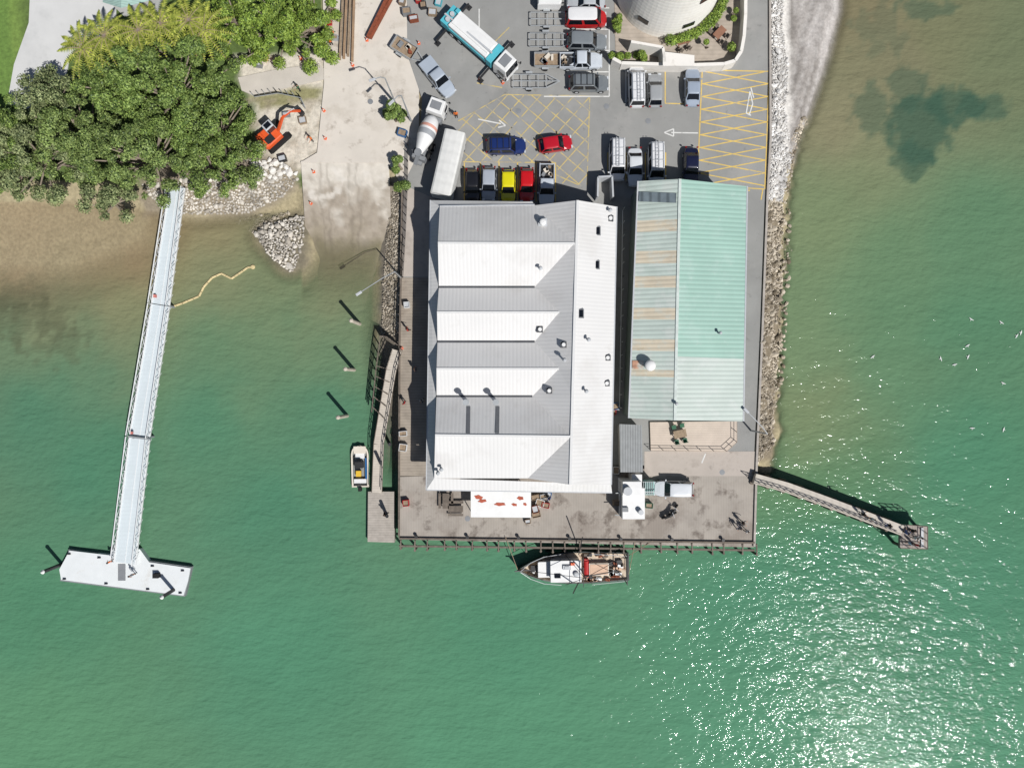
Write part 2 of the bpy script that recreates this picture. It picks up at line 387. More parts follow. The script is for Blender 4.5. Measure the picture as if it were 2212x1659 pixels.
lines('faded_yellow_marking',seg,M_ylf,.12,.024)
seg=[(1316,60,1316,209),(1175,209,1316,209),(1035,20,1035,90)]
for y in (18,64,110,156): seg.append((1225,y,1316,y))
for x in (1352,1395): seg.append((x,150,x,222))
seg+=[(1450,287,1508,288),(1435,287,1455,279),(1435,287,1455,295),(1455,279,1455,295),(1033,258,1082,268),(1092,272,1078,260),(1092,272,1076,276)]
seg+=[(1620,198,1612,245),(1612,245,1622,250),(1620,198,1626,225),(1626,225,1618,250),(1622,190,1628,212),(1516,1000,1524,980)]
lines('white_road_marking',seg,M_wht,.15,.034)
for x,y in ((1120,240),(1400,262),(1310,230),(800,220),(1560,1020),(1010,1120)):
    q=W(x,y,.03); b=B(); b.cyl((q.x,q.y,.0),(q.x,q.y,.036),.33,n=16); struct(b.done('manhole_cover',M_grey))
# ---------------- buildings
M_roofX=mat('corrugated_roof_cross',(230,229,227),.5,var=.03,scale=.15,wave=('X',.42,.06,.006),spec=.25,stain=(.12,.52,(220,218,215),.8),stain2=(.6,.62,(208,206,202),.4))
M_roofY=mat('corrugated_roof_long',(230,229,227),.5,var=.03,scale=.15,wave=('Y',.42,.06,.006),spec=.25,stain=(.12,.52,(220,218,215),.8),stain2=(.6,.62,(208,206,202),.4))
M_wall=mat('painted_cladding',(200,198,190),.7,var=.06,wave=('Z',.25,.12,.01))
M_gut=mat('dark_gutter_metal',(80,82,86),.6,var=.15)  # dark grey metal of the valley gutters and vent bases
M_ridge=mat('ridge_cap_metal',(232,232,230),.4,var=.03)
BL=thing('harbour_building','large wharf building with white and grey corrugated multi-gable roof','building',W(1130,750,0))
ze,zl,zs=5.6,8.3,7.2
def P(a,c,z): return W(a,c,z)
b=B()
wE=[(950,447),(948,620),(945,738),(943,856),(938,1033)]
wR=[(946,525,zl),(944,675,zs),(943,797,zs),(940,940,zl)]
eE=[(1155,444),(1155,620),(1155,738),(1150,856),(1140,1033)]
eR=[(1241,526,zl-.02),(1208,675,zs),(1207,797,zs),(1235,943,zl-.02)]
for i in range(4):
    rw=P(*wR[i]);re=P(*eR[i])
    b.poly([P(*wE[i],ze),rw,re,P(*eE[i],ze)][::-1]); b.poly([rw,P(*wE[i+1],ze),P(*eE[i+1],ze),re])
RT=P(1248,433,zl);RBm=P(1232,1047,zl)
chain=[P(*eE[0],ze)]
for i in range(4): chain+=[P(*eR[i]),P(*eE[i+1],ze)]
rp=lambda y:P(1248+(1232-1248)*(y-433)/(1047-433),y,zl)
ys_=[444,526,620,675,738,797,856,943,1033]
for i in range(8):
    a0=RT if i==0 else rp(ys_[i]); a1=RBm if i==7 else rp(ys_[i+1])
    b.poly([chain[i],chain[i+1],a1,a0],1)
b.poly([RT,RBm,P(1320,1047,ze),P(1332,447,ze)],1)
b.poly([P(1155,444,ze),RT,P(1332,447,ze)],2)
b.poly([P(1140,1033,ze),P(1320,1047,ze),RBm],2)
for i in range(4): b.poly([P(*wE[i],ze),P(*wE[i+1],ze),P(*wR[i])],2)
b.done('roof',[M_roofX,M_roofY,M_wall],BL,True)
b=B(); b.beam(RT,RBm,.28,.08); b.done('ridge_cap',M_ridge,BL,True)
for i in range(4): b=B(); b.beam(P(*wR[i]),P(*eR[i]),.24,.08); b.done('ridge_cap',M_ridge,BL,True)
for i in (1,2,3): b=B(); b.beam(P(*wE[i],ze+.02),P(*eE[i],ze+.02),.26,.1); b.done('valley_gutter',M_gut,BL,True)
zk_=ze-.8
b=B(); b.poly([P(930,433,zk_),P(921,1058,zk_),P(938,1033,ze-.1),P(950,447,ze-.1)]); b.poly([P(930,433,zk_),P(950,447,ze-.1),P(1155,444,ze-.1),P(1150,436,ze-.25)][::-1],0)
b.done('skirt_roof',M_roofY,BL,True)
b=B(); b.poly([P(921,1058,zk_),P(1322,1064,zk_),P(1320,1046,ze-.1),P(938,1033,ze-.1)]); b.done('verandah_roof',M_roofX,BL,True)
b=B(); 
fp=[P(a,c,ze) for a,c in [(952,450),(1155,448),(1329,450),(1317,1043),(1140,1030),(942,1030)]]
b.prism(fp,0,ze-.12); b.done('wall',M_wall,BL,True)
xw=P(942,1030,ze).x; yw=P(942,1030,ze).y
for i in range(9):
    b=B(); y=P(0,480+i*62,5).y; x=P(952,450,ze).x+(P(942,1030,ze).x-P(952,450,ze).x)*i/9-.03; b.box((x-.02,y,2),(.06,1.6,1.3)); b.done('window',M_glass,BL,True)
for i in range(6): b=B(); b.box((xw+2+i*2.4,yw-.08,2),(1.4,.06,1.3)); b.done('window',M_glass,BL,True)
b=B(); b.box((xw+16.5,yw-.45,1.1),(2.0,.08,2.2)); b.done('door',M_blue,BL,True)
for p0,p1,w in ((P(1332,447,ze-.05),P(1320,1047,ze-.05),.18),(P(930,433,zk_-.05),P(921,1058,zk_-.05),.14),(P(921,1058,zk_-.05),P(1322,1064,zk_-.05),.14),(P(950,446,ze),P(1155,443,ze),.14)):
    b=B(); b.beam(p0,p1,w,.15); b.done('eaves_gutter',M_lgrey,BL,True)
def vent(x,y,z,kind):
    q=W(x,y,z+.6); b=B()
    if kind=='sky':
        b.box((q.x,q.y,q.z+.1),(.62,1.0,.3)); b.box((q.x,q.y,q.z+.27),(.42,.78,.06),m=1); b.done('skylight',[M_grey,M_glass],BL,True)
    elif kind=='dome':
        b.box((q.x,q.y,q.z+.1),(.66,.66,.35),m=0); b.cyl((q.x,q.y,q.z+.2),(q.x,q.y,q.z+.5),.24,.2,12,1); b.done('roof_vent',[M_gut,M_white],BL,True)
    elif kind=='big':
        b.box((q.x,q.y,q.z+.1),(1,1,.4),m=0); b.cyl((q.x,q.y,q.z+.2),(q.x,q.y,q.z+.75),.36,.3,12,1); b.sph((q.x,q.y,q.z+.8),.38,(1,1,.4),m=1); b.done('roof_vent',[M_lgrey,M_white],BL,True)
    elif kind=='pipe':
        b.cyl((q.x,q.y,q.z-.3),(q.x,q.y,q.z+.9),.1,n=8); b.cyl((q.x,q.y,q.z+.85),(q.x,q.y,q.z+1.05),.24,.1,10); b.done('vent_pipe',[M_lgrey],BL,True)
    elif kind=='flue':
        b.cyl((q.x,q.y,q.z-.4),(q.x,q.y,q.z+2.0),.2,n=12); b.cyl((q.x,q.y,q.z+1.9),(q.x,q.y,q.z+2.35),.34,.34,12); b.done('chimney_flue',[M_galv],BL,True,smooth=False)
vent(1172,483,6.2,'big')
for x,y,z in ((1291,500,6.1),(1289,573,6.1),(1255,678,7.2)): vent(x,y,z,'sky')
for x,y,z in ((1318,473,5.3),(1166,712,5.7),(1217,745,7.0),(1186,844,6.2),(1312,773,5.3),(1310,828,5.3)): vent(x,y,z,'dome')
for x,y,z in ((1167,582,6.2),(1218,778,7.1),(1265,845,6.8),(955,1012,5.6),(1316,458,5.3),(948,1020,5.4),(1270,735,6.8)): vent(x,y,z,'pipe')
vent(1009,868,5.3,'flue'); vent(1072,868,5.3,'flue')
for x in (1012,1075): b=B(); b.beam(P(x,878,6.35),P(x-1,936,8.2),.42,.06); b.done('duct_strip',mat('duct_grey',(118,120,124),.6,var=.1),BL,True)
# green building
GB=thing('green_shed','long shed with faded green corrugated roof and rusty translucent panels','building',W(1480,650,0))
M_grn=mat('green_corrugated',(166,202,188),.5,var=.06,scale=.25,wave=('Y',.5,.2,.012),stain=(.3,.5,(182,210,199),.5),stain2=(1.2,.62,(196,216,207),.5),spec=.4)
M_grnl=mat('green_corrugated_faded',(202,214,206),.5,var=.05,scale=.3,wave=('Y',.5,.18,.012),stain=(.45,.5,(212,220,214),.7),spec=.4)
M_grnw=mat('green_corrugated_west',(206,220,211),.6,var=.1,scale=.3,wave=('Y',.5,.22,.012),stain=(.45,.5,(220,227,220),.7),stain2=(.6,.6,(184,206,194),.5),spec=.3)
M_rustp=mat('rusty_roof_panel',(226,214,190),.7,var=.1,scale=.5,wave=('Y',.5,.22,.012),stain=(.9,.5,(218,220,207),.7),stain2=(1.1,.6,(214,190,154),.5))
ge,gr=5.6,7.2
def gl(t): return (1378+(1358-1378)*t,392+(903-392)*t)
def gm(t): return (1469+(1458-1469)*t,387+(908-387)*t)
def gR(t): return (1614+(1606-1614)*t,403+(910-403)*t)
def strip(b,side,t0,t1,dz,m):
    a,c=(gl,gm) if side==0 else (gm,gR)
    z0,z1=(ge,gr) if side==0 else (gr,ge)
    b.poly([W(*a(t0),z0+dz),W(*a(t1),z0+dz),W(*c(t1),z1+dz),W(*c(t0),z1+dz)],m)
b=B(); ed=[0]
for y0,y1 in ((477,502),(543,570),(597,622),(665,690),(732,757),(797,812)): ed+=[(y0-392)/511,(y1-392)/511]
ed+=[1]
for i in range(len(ed)-1): strip(b,0,ed[i],ed[i+1],0,2 if i%2 else 4)
strip(b,1,0,.735,0,0); strip(b,1,.735,1,.0,1)
b.poly([W(*gl(0),ge),W(*gm(0),gr),W(*gR(0),ge)],3); b.poly([W(*gl(1),ge),W(*gR(1),ge),W(*gm(1),gr)],3)
b.done('roof',[M_grn,M_grnl,M_rustp,mat('green_cladding',(150,180,165),.7,wave=('X',.3,.15,.01)),M_grnw],GB,True)
b=B(); b.beam(W(*gm(0),gr),W(*gm(1),gr),.3,.08); b.done('ridge_cap',mat('pale_green_cap',(210,220,214),.5),GB,True)
b=B(); ins_=[gl(0),gR(0),gR(1),gl(1)]; cc=(1486,650)
b.prism([W(x+(cc[0]-x)*.04,y+(cc[1]-y)*.015,ge) for x,y in ins_],0,ge-.1); b.done('wall',mat('shed_cladding',(130,145,136),.7,wave=('Z',.3,.15,.01)),GB,True)
q=W(1480,905,ge); 
for i in (-4,-1.5,2.5): b=B(); b.box((q.x+i,q.y+.22,2.0),(1.5,.06,1.3)); b.done('window',M_glass,GB,True)
b=B(); b.box((q.x+.6,q.y+.24,1.05),(1,.06,2.1)); b.done('door',M_white,GB,True)
for f_ in (gR,gl): b=B(); b.beam(W(*f_(0),ge-.03),W(*f_(1),ge-.03),.16,.14); b.done('eaves_gutter',M_lgrey,GB,True)
b=B(); 
pan=[W(1381,415,ge+.15),W(1380,436,ge+.15),W(1460,439,gr-.08),W(1461,418,gr-.08)]
b.poly([v+Vector((0,0,.05)) for v in pan]); b.done('solar_panel',mat('solar_panel_glass',(128,140,146),.3,wave=('X',.9,.4,0)),GB,True)
q=W(1402,790,ge+.8); b=B(); b.cyl((q.x,q.y,q.z-.3),(q.x,q.y,q.z+.7),.42,n=14); b.sph((q.x,q.y,q.z+.75),.62,(1,1,.55),n=14); b.done('chimney_cowl',M_white,GB,True,smooth=True)
b=B(); k0=W(1366,779,ge+.14);k1=W(1366,797,ge+.14);k2=W(1390,797,ge+.58);k3=W(1390,779,ge+.58)
b.poly([k0,k1,k2,k3]); b.done('rust_stain',mat('rust_stain_metal',(212,162,134),.8,var=.25,scale=2,wave=('Y',.5,.2,0),stain=(1.2,.45,(212,214,203),.9)),GB,True)
for x,y in ((1459,872),(1553,720)):
    q=W(x,y,gr-.2 if x<1500 else gr-.9); b=B(); b.cyl((q.x,q.y,q.z-.3),(q.x,q.y,q.z+.7),.1,n=8); b.cyl((q.x,q.y,q.z+.6),(q.x,q.y,q.z+.8),.2,.1); b.done('vent_pipe',M_lgrey,GB,True)
# silo tower
ST=thing('concrete_silo','round white concrete silo building with weathered banded wall','building',W(1440,-28,0))
M_silo=mat('silo_concrete',(255,252,244),.85,var=.04,scale=.4,wave=('Z',.55,.05,.008),stain=(.25,.56,(244,238,226),.7),stain2=(.9,.62,(214,208,196),.6))
b=B(); b.cyl((0,0,0),(0,0,13),6.2,5.5,64); b.done('wall',M_silo,ST,smooth=False)
b=B(); b.cyl((0,0,13),(0,0,13.3),5.8,5.8,48); b.done('roof',M_lgrey,ST)
for i,(an,z) in enumerate(((-122,2.2),(-70,2.2),(-60,6.5),(-120,8.5),(-80,8.5))):
    a=D(an); r_=6.2-.7*z/13+.02; b=B(); b.box((r_*math.cos(a),r_*math.sin(a),z),(.12,1.4,.7),a); b.done('window',M_glass,ST)
# terrace
TW=thing('terrace_wall','low white curved masonry wall enclosing the silo courtyard','wall',W(1500,130,0))
M_rend=mat('white_render',(240,236,229),.8,var=.06,scale=.8,stain=(.8,.56,(206,200,189),.6))
b=B(); path=[(1322,133),(1340,143),(1430,146),(1500,147),(1560,145),(1584,138),(1597,118),(1603,85),(1606,40),(1607,-80)]
for i in range(len(path)-1): b.beam(W(*path[i],.8),W(*path[i+1],.8),.38,1.6)
b.done('wall',M_rend,TW,True)
b=B(); b.beam(W(1432,143,1.2),W(1428,112,1.2),.3,2.2); b.beam(W(1428,112,1.2),W(1360,100,1.2),.3,2.2); b.done('inner_wall',M_rend,TW,True)
slab('courtyard_paving',[(1325,-100),(1604,-100),(1602,60),(1594,120),(1560,142),(1330,140)],-.2,.06,mat('courtyard_paving',(184,172,158),.85,var=.15,scale=.8,wave=('Y',.5,.1,0)))
b=B(); b.prism([W(a,c,2.3) for a,c in [(1432,112),(1500,120),(1500,143),(1432,143)]],2.2,2.3); [b.cyl(W(x,y,0),W(x,y,2.2),.06) for x,y in ((1436,116),(1496,123),(1496,140),(1436,140))]; tag(b.done('white_pergola',M_rend),'flat white canopy beside the silo courtyard wall','canopy')
def tableset(x,y,lab,cm,tm,uz=None):
    t=thing('outdoor_table',lab,'table',W(x,y,.07),R(0,1))
    b=B(); b.box((0,0,.72),(1.5,.9,.06)); [b.box((a,c,.35),(.08,.08,.7)) for a in (-.6,.6) for c in (-.35,.35)]; b.done('table_top',tm,t)
    for a,c in ((-.5,.9),(.5,.9),(-.5,-.9),(.5,-.9)):
        s=1 if c>0 else -1
        b=B(); b.box((a,c,.44),(.5,.5,.06)); b.box((a,c+s*.23,.7),(.5,.05,.5)); [b.box((a+u,c+v,.21),(.05,.05,.42)) for u in (-.2,.2) for v in (-.2,.2)]; b.done('chair',cm,t)
    return t
M_btim=mat('brown_timber',(150,108,86),.7)
tableset(1551,77,'brown timber table with chairs in silo courtyard',M_timberd,M_btim); tableset(1473,94,'brown timber outdoor table near white courtyard wall',M_timberd,M_btim)
# deck
DK=thing('timber_deck','pale timber deck with railing behind the green shed','deck',W(1498,945,0))
b=B(); b.prism([W(a,c,.3) for a,c in [(1404,912),(1592,910),(1592,955),(1570,976),(1406,974)]],.03,.3); b.done('deck_floor',mat('deck_boards',(214,199,184),.8,var=.08,scale=.8,wave=('Y',.28,.1,.003)),DK,True)
b=B(); rp_=[(1406,973),(1570,975),(1592,955),(1592,912)]
for i in range(3):
    for z in (.75,1.2): b.beam(W(*rp_[i],z),W(*rp_[i+1],z),.045,.045)
    n=max(2,int(math.dist(rp_[i],rp_[i+1])/24))
    for k in range(n): 
        x=rp_[i][0]+(rp_[i+1][0]-rp_[i][0])*k/n;y=rp_[i][1]+(rp_[i+1][1]-rp_[i][1])*k/n; b.beam(W(x,y,.3),W(x,y,1.2),.06,.06)
b.done('railing',mat('faded_rail_timber',(170,154,138),.8),DK,True)
t=tableset(1465,936,'timber table with green chairs on the pale deck',M_green,M_timber); t.location.z=.3; t.rotation_euler[2]=.2
LS=thing('lean_to_shed','small grey corrugated lean-to shed beside the main building','shed',W(1364,970,0))
b=B(); b.poly([W(1338,916,2.9),W(1340,1020,2.9),W(1389,1020,2.5),W(1386,918,2.5)]); b.done('roof',mat('grey_corrugated',(150,153,154),.6,var=.1,wave=('X',.3,.3,.02)),LS,True)
b=B(); b.prism([W(1341,920,2.4),W(1384,921,2.4),W(1386,1016,2.4),W(1343,1016,2.4)],0,2.45); b.done('wall',M_wall,LS,True)
b=B(); q=W(1365,1017,2.4); b.box((q.x,q.y-.05,1),(.9,.05,2)); b.done('door',M_grey,LS,True)
IP=thing('ice_plant','white ice plant cabin with pipes on the wharf','cabin',W(1365,1080,0))
b=B(); b.box(tuple(W(1364,1083,1.5)),(2.6,3.6,3.0)); b.box(tuple(W(1360,1050,1.9)),(2.2,1.6,3.7)); b.box(tuple(W(1372,1030,1.2)),(1.2,.9,2.4)); b.done('cabin',M_white,IP,True,bevel=.04)
b=B(); q=W(1355,1060,3.8); b.cyl(q,q+Vector((0,0,.5)),.5,n=16); b.done('cooling_fan',M_lgrey,IP,True)
b=B(); q=W(1383,1105,3.0); b.cyl(q,q+Vector((0,0,.6)),.3,n=12); b.done('vent_pipe',M_lgrey,IP,True)
b=B(); b.box(tuple(W(1400,1052,.9)),(1.1,1.6,1.8)); b.done('condenser_unit',mat('pale_teal_metal',(130,175,168),.5),IP,True)
b=B(); q=W(1350,1100,3.0); b.box((q.x,q.y,q.z+.15),(.7,.5,.3)); b.done('roof_box',M_grey,IP,True)
for a_,c_ in (((1340,1040,2),(1340,1115,2)),((1328,1112,2),(1385,1118,2.5)),((1330,1065,2.2),(1420,1062,2.2))):
    b=B(); b.beam(W(*a_),W(*c_),.09,.09); b.done('pipe',M_galv,IP,True)
b=B(); [b.beam(W(1390+i*4,1040,1.9),W(1390+i*4,1068,1.9),.05,.05) for i in range(6)]; [b.beam(W(1388,y_,1.86),W(1412,y_,1.86),.05,.05) for y_ in (1041,1067)]; b.done('rack',M_galv,IP,True)
b=B(); q=W(1385,1083,1.5); b.box((q.x,q.y,1.1),(.06,.9,2.0)); b.done('door',M_grey,IP,True)
# awning
AW=thing('white_awning','white canvas awning with rust-red leaf motifs over the wharf','awning',W(1082,1088,0))
b=B(); b.poly([W(1017,1061,2.9),W(1147,1063,2.9),W(1147,1118,2.6),W(1017,1117,2.6)][::-1]); b.done('canopy',M_white,AW,True)
for x,y,a,c,rot in ((1034,1074,9,4.5,.2),(1042,1082,9,3.5,-.1),(1080,1089,12,3.6,.0),(1124,1076,7,4,.1),(1111,1090,6,3,.2),(1134,1089,4,3,.5)):
    b=B(); pts_=[]
    for i in range(18):
        t=2*math.pi*i/18; r=1+.15*math.sin(5*t+x); u=a*r*math.cos(t); v=c*r*math.sin(t); yy=y+u*math.sin(rot)+v*math.cos(rot); xx=x+u*math.cos(rot)-v*math.sin(rot)
        pts_.append(W(xx,yy,2.9-.3*(yy-1062)/55+.03+(.004 if x==1042 else 0)))
    b.poly(pts_[::-1]); b.done('rust_motif',mat('rust_red_print',(182,92,68),.8,var=.3,scale=5),AW,True)
for x,y in ((1022,1112),(1143,1112),(1082,1112),(1022,1066),(1143,1066)): b=B(); b.cyl(W(x,y,0),W(x,y,2.6),.06,n=8); b.done('post',M_dark,AW,True)
# teal house
TH=thing('pale_roof_house','house with pale grey-green corrugated roof among trees','house',W(270,-60,0))
b=B(); b.poly([W(212,-140,4),W(222,6,4),W(262,18,5.2),W(262,-140,5.2)]); b.poly([W(262,-140,5.2),W(262,18,5.2),W(330,0,4),W(330,-140,4)])
b.done('roof',mat('pale_house_roof',(176,206,196),.5,wave=('Y',.3,.15,.01)),TH,True)
b=B(); b.prism([W(220,-135,3.8),W(322,-135,3.8),W(320,-6,3.8),W(228,-2,3.8)],-.1,3.9); b.done('wall',M_white,TH,True)
# ---------------- vehicles
def paint(c,key):
    return mat('car_paint_'+key,c,.3,var=.03,coat=.6,spec=.5)
SPEC=dict(hatchback=(4.05,1.75,1.5,.95,(.95,.30,-1.45,-1.85)),sedan=(4.6,1.8,1.45,.95,(1.0,.35,-1.05,-1.65)),
 suv=(4.75,1.9,1.75,1.05,(1.15,.6,-1.9,-2.22)),van=(4.95,1.92,2.0,1.15,(1.75,1.15,-2.2,-2.38)),ute=(5.15,1.88,1.78,1.08,(1.15,.6,-.55,-.78)))
def window_quad(b,c,ins,off):
    ce=sum(c,Vector())/4; n=(c[1]-c[0]).cross(c[3]-c[0]).normalized(); 
    if n.dot(ce-Vector((0,0,1.0)))<0: n=-n
    b.poly([v.lerp(ce,ins)+n*off for v in c])
def make_car(kind,px,py,hd,colr,key,label,rack=False,load=None,group='parked cars in the wharf car park',roofc=None):
    L_,Wd,rt,bt,(fb_,ft,rtp,rb)=SPEC[kind]
    name={'hatchback':'hatchback_car','sedan':'sedan_car','suv':'suv_car','van':'van','ute':'pickup_truck'}[kind]
    q=W(px,py,.8); t=thing(name,label,'van' if kind=='van' else ('pickup' if kind=='ute' else 'car'),(q.x,q.y,.014),D(hd+R(-1.5,1.5)),group)
    pm=paint(colr,key); hl=L_/2; hw=Wd/2
    def zt(x):
        if x>fb_: return bt-.05-(.22 if kind!='van' else .35)*((x-fb_)/(hl-fb_))**1.6
        if kind=='ute' and x<rb: return .68
        if x<rb: return bt-.03-.1*((rb-x)/(hl+rb+.01))
        return bt
    n=32; rings=[]
    def ring(s,zf):
        r=[]
        for i in range(n):
            a=2*math.pi*i/n; ca,sa=math.cos(a),math.sin(a)
            x=hl*math.copysign(abs(ca)**.42,ca)*s; y=hw*math.copysign(abs(sa)**.36,sa)*s
            if x>hl*.6: y*=1-.10*((x/hl-.6)/.4)**2
            r.append((x,y,zf(x)))
        return r
    for s,f in ((.95,lambda x:.22),(1,lambda x:.36),(1.0,lambda x:.62*zt(x)+.1),(.985,lambda x:zt(x)-.12),(.94,lambda x:zt(x)-.02),(.7,lambda x:zt(x)+.02),(.35,lambda x:zt(x)+.03),(.02,lambda x:zt(x)+.03)): rings.append(ring(s,f))
    b=B(); b.loft(rings); wt=hw*.80; wb=hw*.93; z0=bt-.06; z1=rt-.03
    fr=[Vector((fb_,-wb,z0)),Vector((fb_,wb,z0)),Vector((rb,wb,z0)),Vector((rb,-wb,z0))]; tp=[Vector((ft,-wt,z1)),Vector((ft,wt,z1)),Vector((rtp,wt,z1)),Vector((rtp,-wt,z1))]
    b.loft([fr,tp]); 
    if kind=='ute':
        for s in (-1,1): b.box(((rb-hl)/2-.02,s*(hw-.09),.88),(hl+rb-.06,.1,.42))
        b.box((-hl+.1,0,.88),(.08,Wd-.26,.42))
    b.done('body',pm,t,smooth=False)
    if kind=='ute':
        b=B(); b.box(((rb-hl)/2,0,.74),(hl+rb-.2,Wd-.3,.08)); b.done('cargo_bed',M_dark,t)
        if load=='gear':
            b=B(); [b.box((R(-2.2,-1.1),R(-.5,.5),.95),(R(.3,.7),R(.2,.5),.35),R(0,3),m=i%3) for i in range(6)]; b.done('load',[M_timber,M_grey,M_cream],t)
        if load=='cover':
            b=B(); b.box(((rb-hl)/2,0,1.12),(hl+rb-.12,Wd-.16,.06)); b.done('bed_cover',pm,t)
    rc=mat('car_paint_'+roofc[1],roofc[0],.3,coat=.6,var=.03) if roofc else pm
    b=B(); r2=[]
    for s,z in ((1.0,z1-.03),(1.03,z1+.01),(.97,z1+.04),(.6,z1+.06),(.05,z1+.07)):
        cx=(ft+rtp)/2; lx=(ft-rtp)/2
        r2.append([(cx+lx*s*math.copysign(abs(math.cos(a))**.3,math.cos(a)),wt*s*math.copysign(abs(math.sin(a))**.3,math.sin(a)),z) for a in [2*math.pi*i/24 for i in range(24)]])
    b.loft(r2); b.done('roof',rc,t,smooth=True)
    b=B(); window_quad(b,[fr[0],fr[1],tp[1],tp[0]],.07,.02); b.done('windscreen',M_glass,t)
    b=B(); window_quad(b,[fr[2],fr[3],tp[3],tp[2]],.12,.02); b.done('rear_window',M_glass,t)
    for s,(i,j) in ((1,(1,2)),(-1,(3,0))):
        b=B(); A0,A1,T0,T1=fr[i],fr[j],tp[i],tp[j]
        for u in ((.04,.48),(.52,.96)): window_quad(b,[A0.lerp(A1,u[0]),A0.lerp(A1,u[1]),T0.lerp(T1,u[1]),T0.lerp(T1,u[0])],.08,.015)
        b.done('side_window',M_glass,t)
        b=B(); b.box((fb_-.15,s*(hw+.09),bt+.02),(.14,.2,.14)); b.done('mirror',pm,t)
        b=B(); b.box((hl-.13,s*hw*.68,.68),(.16,.34,.14)); b.done('headlight',M_headl,t)
        b=B(); b.box((-hl+.03,s*hw*.76,.85 if kind!='ute' else .6),(.1,.2,.24)); b.done('tail_light',M_taill,t)
        for x in (hl*.62,-hl*.6):
            b=B(); b.cyl((x,s*(hw-.24),.33),(x,s*(hw+.01),.33),.33,n=16,m=0); b.cyl((x,s*(hw+.0),.33),(x,s*(hw+.02),.33),.2,n=12,m=1); b.done('wheel',[M_black,M_lgrey],t)
    if rack:
        b=B()
        for s in (-1,1): b.beam((ft-.1,s*wt*.85,rt+.12),(rtp+.1,s*wt*.85,rt+.12),.05,.05)
        for k in range(4):
            x=ft-.2+(rtp+.2-ft+.2)*k/3; b.beam((x,-wt*.85,rt+.13),(x,wt*.85,rt+.13),.05,.05); [b.beam((x,s*wt*.85,rt),(x,s*wt*.85,rt+.12),.04,.04) for s in (-1,1)]
        if rack=='ladder':
            for s in (-.25,.1): b.beam((ft,s,rt+.2),(rtp-.1,s,rt+.2),.05,.07)
            for k in range(8): x=ft+(rtp-ft)*k/8; b.beam((x,-.25,rt+.2),(x,.1,rt+.2),.03,.04)
        b.done('roof_rack',M_dark if rack==True else M_lgrey,t)
    return t
CARS=[('hatchback',1020,402,-90,(26,26,30),'black','small black hatchback parked nose-in at the building'),
('hatchback',1056,397,-90,(175,182,192),'silver','silver hatchback parked between black and yellow cars'),
('hatchback',1098,402,-90,(228,218,20),'yellow','bright yellow hatchback parked in marked bay'),
('hatchback',1138,400,-90,(205,22,28),'red','bright red hatchback parked in marked bay'),
('ute',1181,401,-90,(205,212,220),'white_silver','silver white pickup with loaded open tray in bay'),
('van',1333,346,-90,(235,236,238),'white','white van with roof rack beside the green shed','ladder'),
('sedan',1372,361,-90,(222,226,230),'pearl','pale silver sedan parked between two white vans'),
('van',1417,354,-90,(235,236,238),'white','white work van with ladders on roof rack','ladder'),
('sedan',1493,360,-90,(24,28,58),'navy','dark navy sedan parked in the shed shadow'),
('suv',1093,316,0,(28,48,105),'blue','blue station wagon with roof bars driving over yellow hatching',True),
('hatchback',1200,311,8,(190,22,40),'crimson','crimson hatchback driving over the yellow hatched box'),
('van',1375,187,90,(235,236,238),'white','large white van with full-length roof rack','ladder'),
('hatchback',1415,195,90,(165,168,170),'grey_silver','grey silver hatchback parked beside white van'),
('sedan',1496,188,90,(160,172,188),'blue_silver','blue-silver sedan parked beside yellow hatching'),
('sedan',1266,3,180,(190,194,198),'silver_light','silver sedan parked at the end of the row'),
('suv',1268,90,0,(130,136,140),'mid_grey','grey four wheel drive parked with a trailer behind'),
('ute',1255,132,0,(214,218,222),'white_silver','white pickup with gear in tray towing box trailer'),
('suv',1272,180,0,(118,124,128),'gunmetal','dark grey four wheel drive with black roof rack',True),
('suv',1455,1056,180,(226,230,236),'pearl','pale silver wagon parked on the wharf beside ice plant')]
for c in CARS:
    kind,x,y,hd,cl,key,lab=c[:7]; rk=c[7] if len(c)>7 else False
    make_car(kind,x,y,hd,cl,key,lab,rack=rk,load='gear' if 'gear' in lab or 'loaded' in lab else None)
make_car('van',1266,41,0,(190,40,42),'red_van','red minibus with a white roof parked in row',roofc=((236,236,236),'white_roof'))
make_car('ute',946,168,-50,(178,188,200),'silver_blue','silver-blue pickup with hard tray cover near trailer',load='cover')
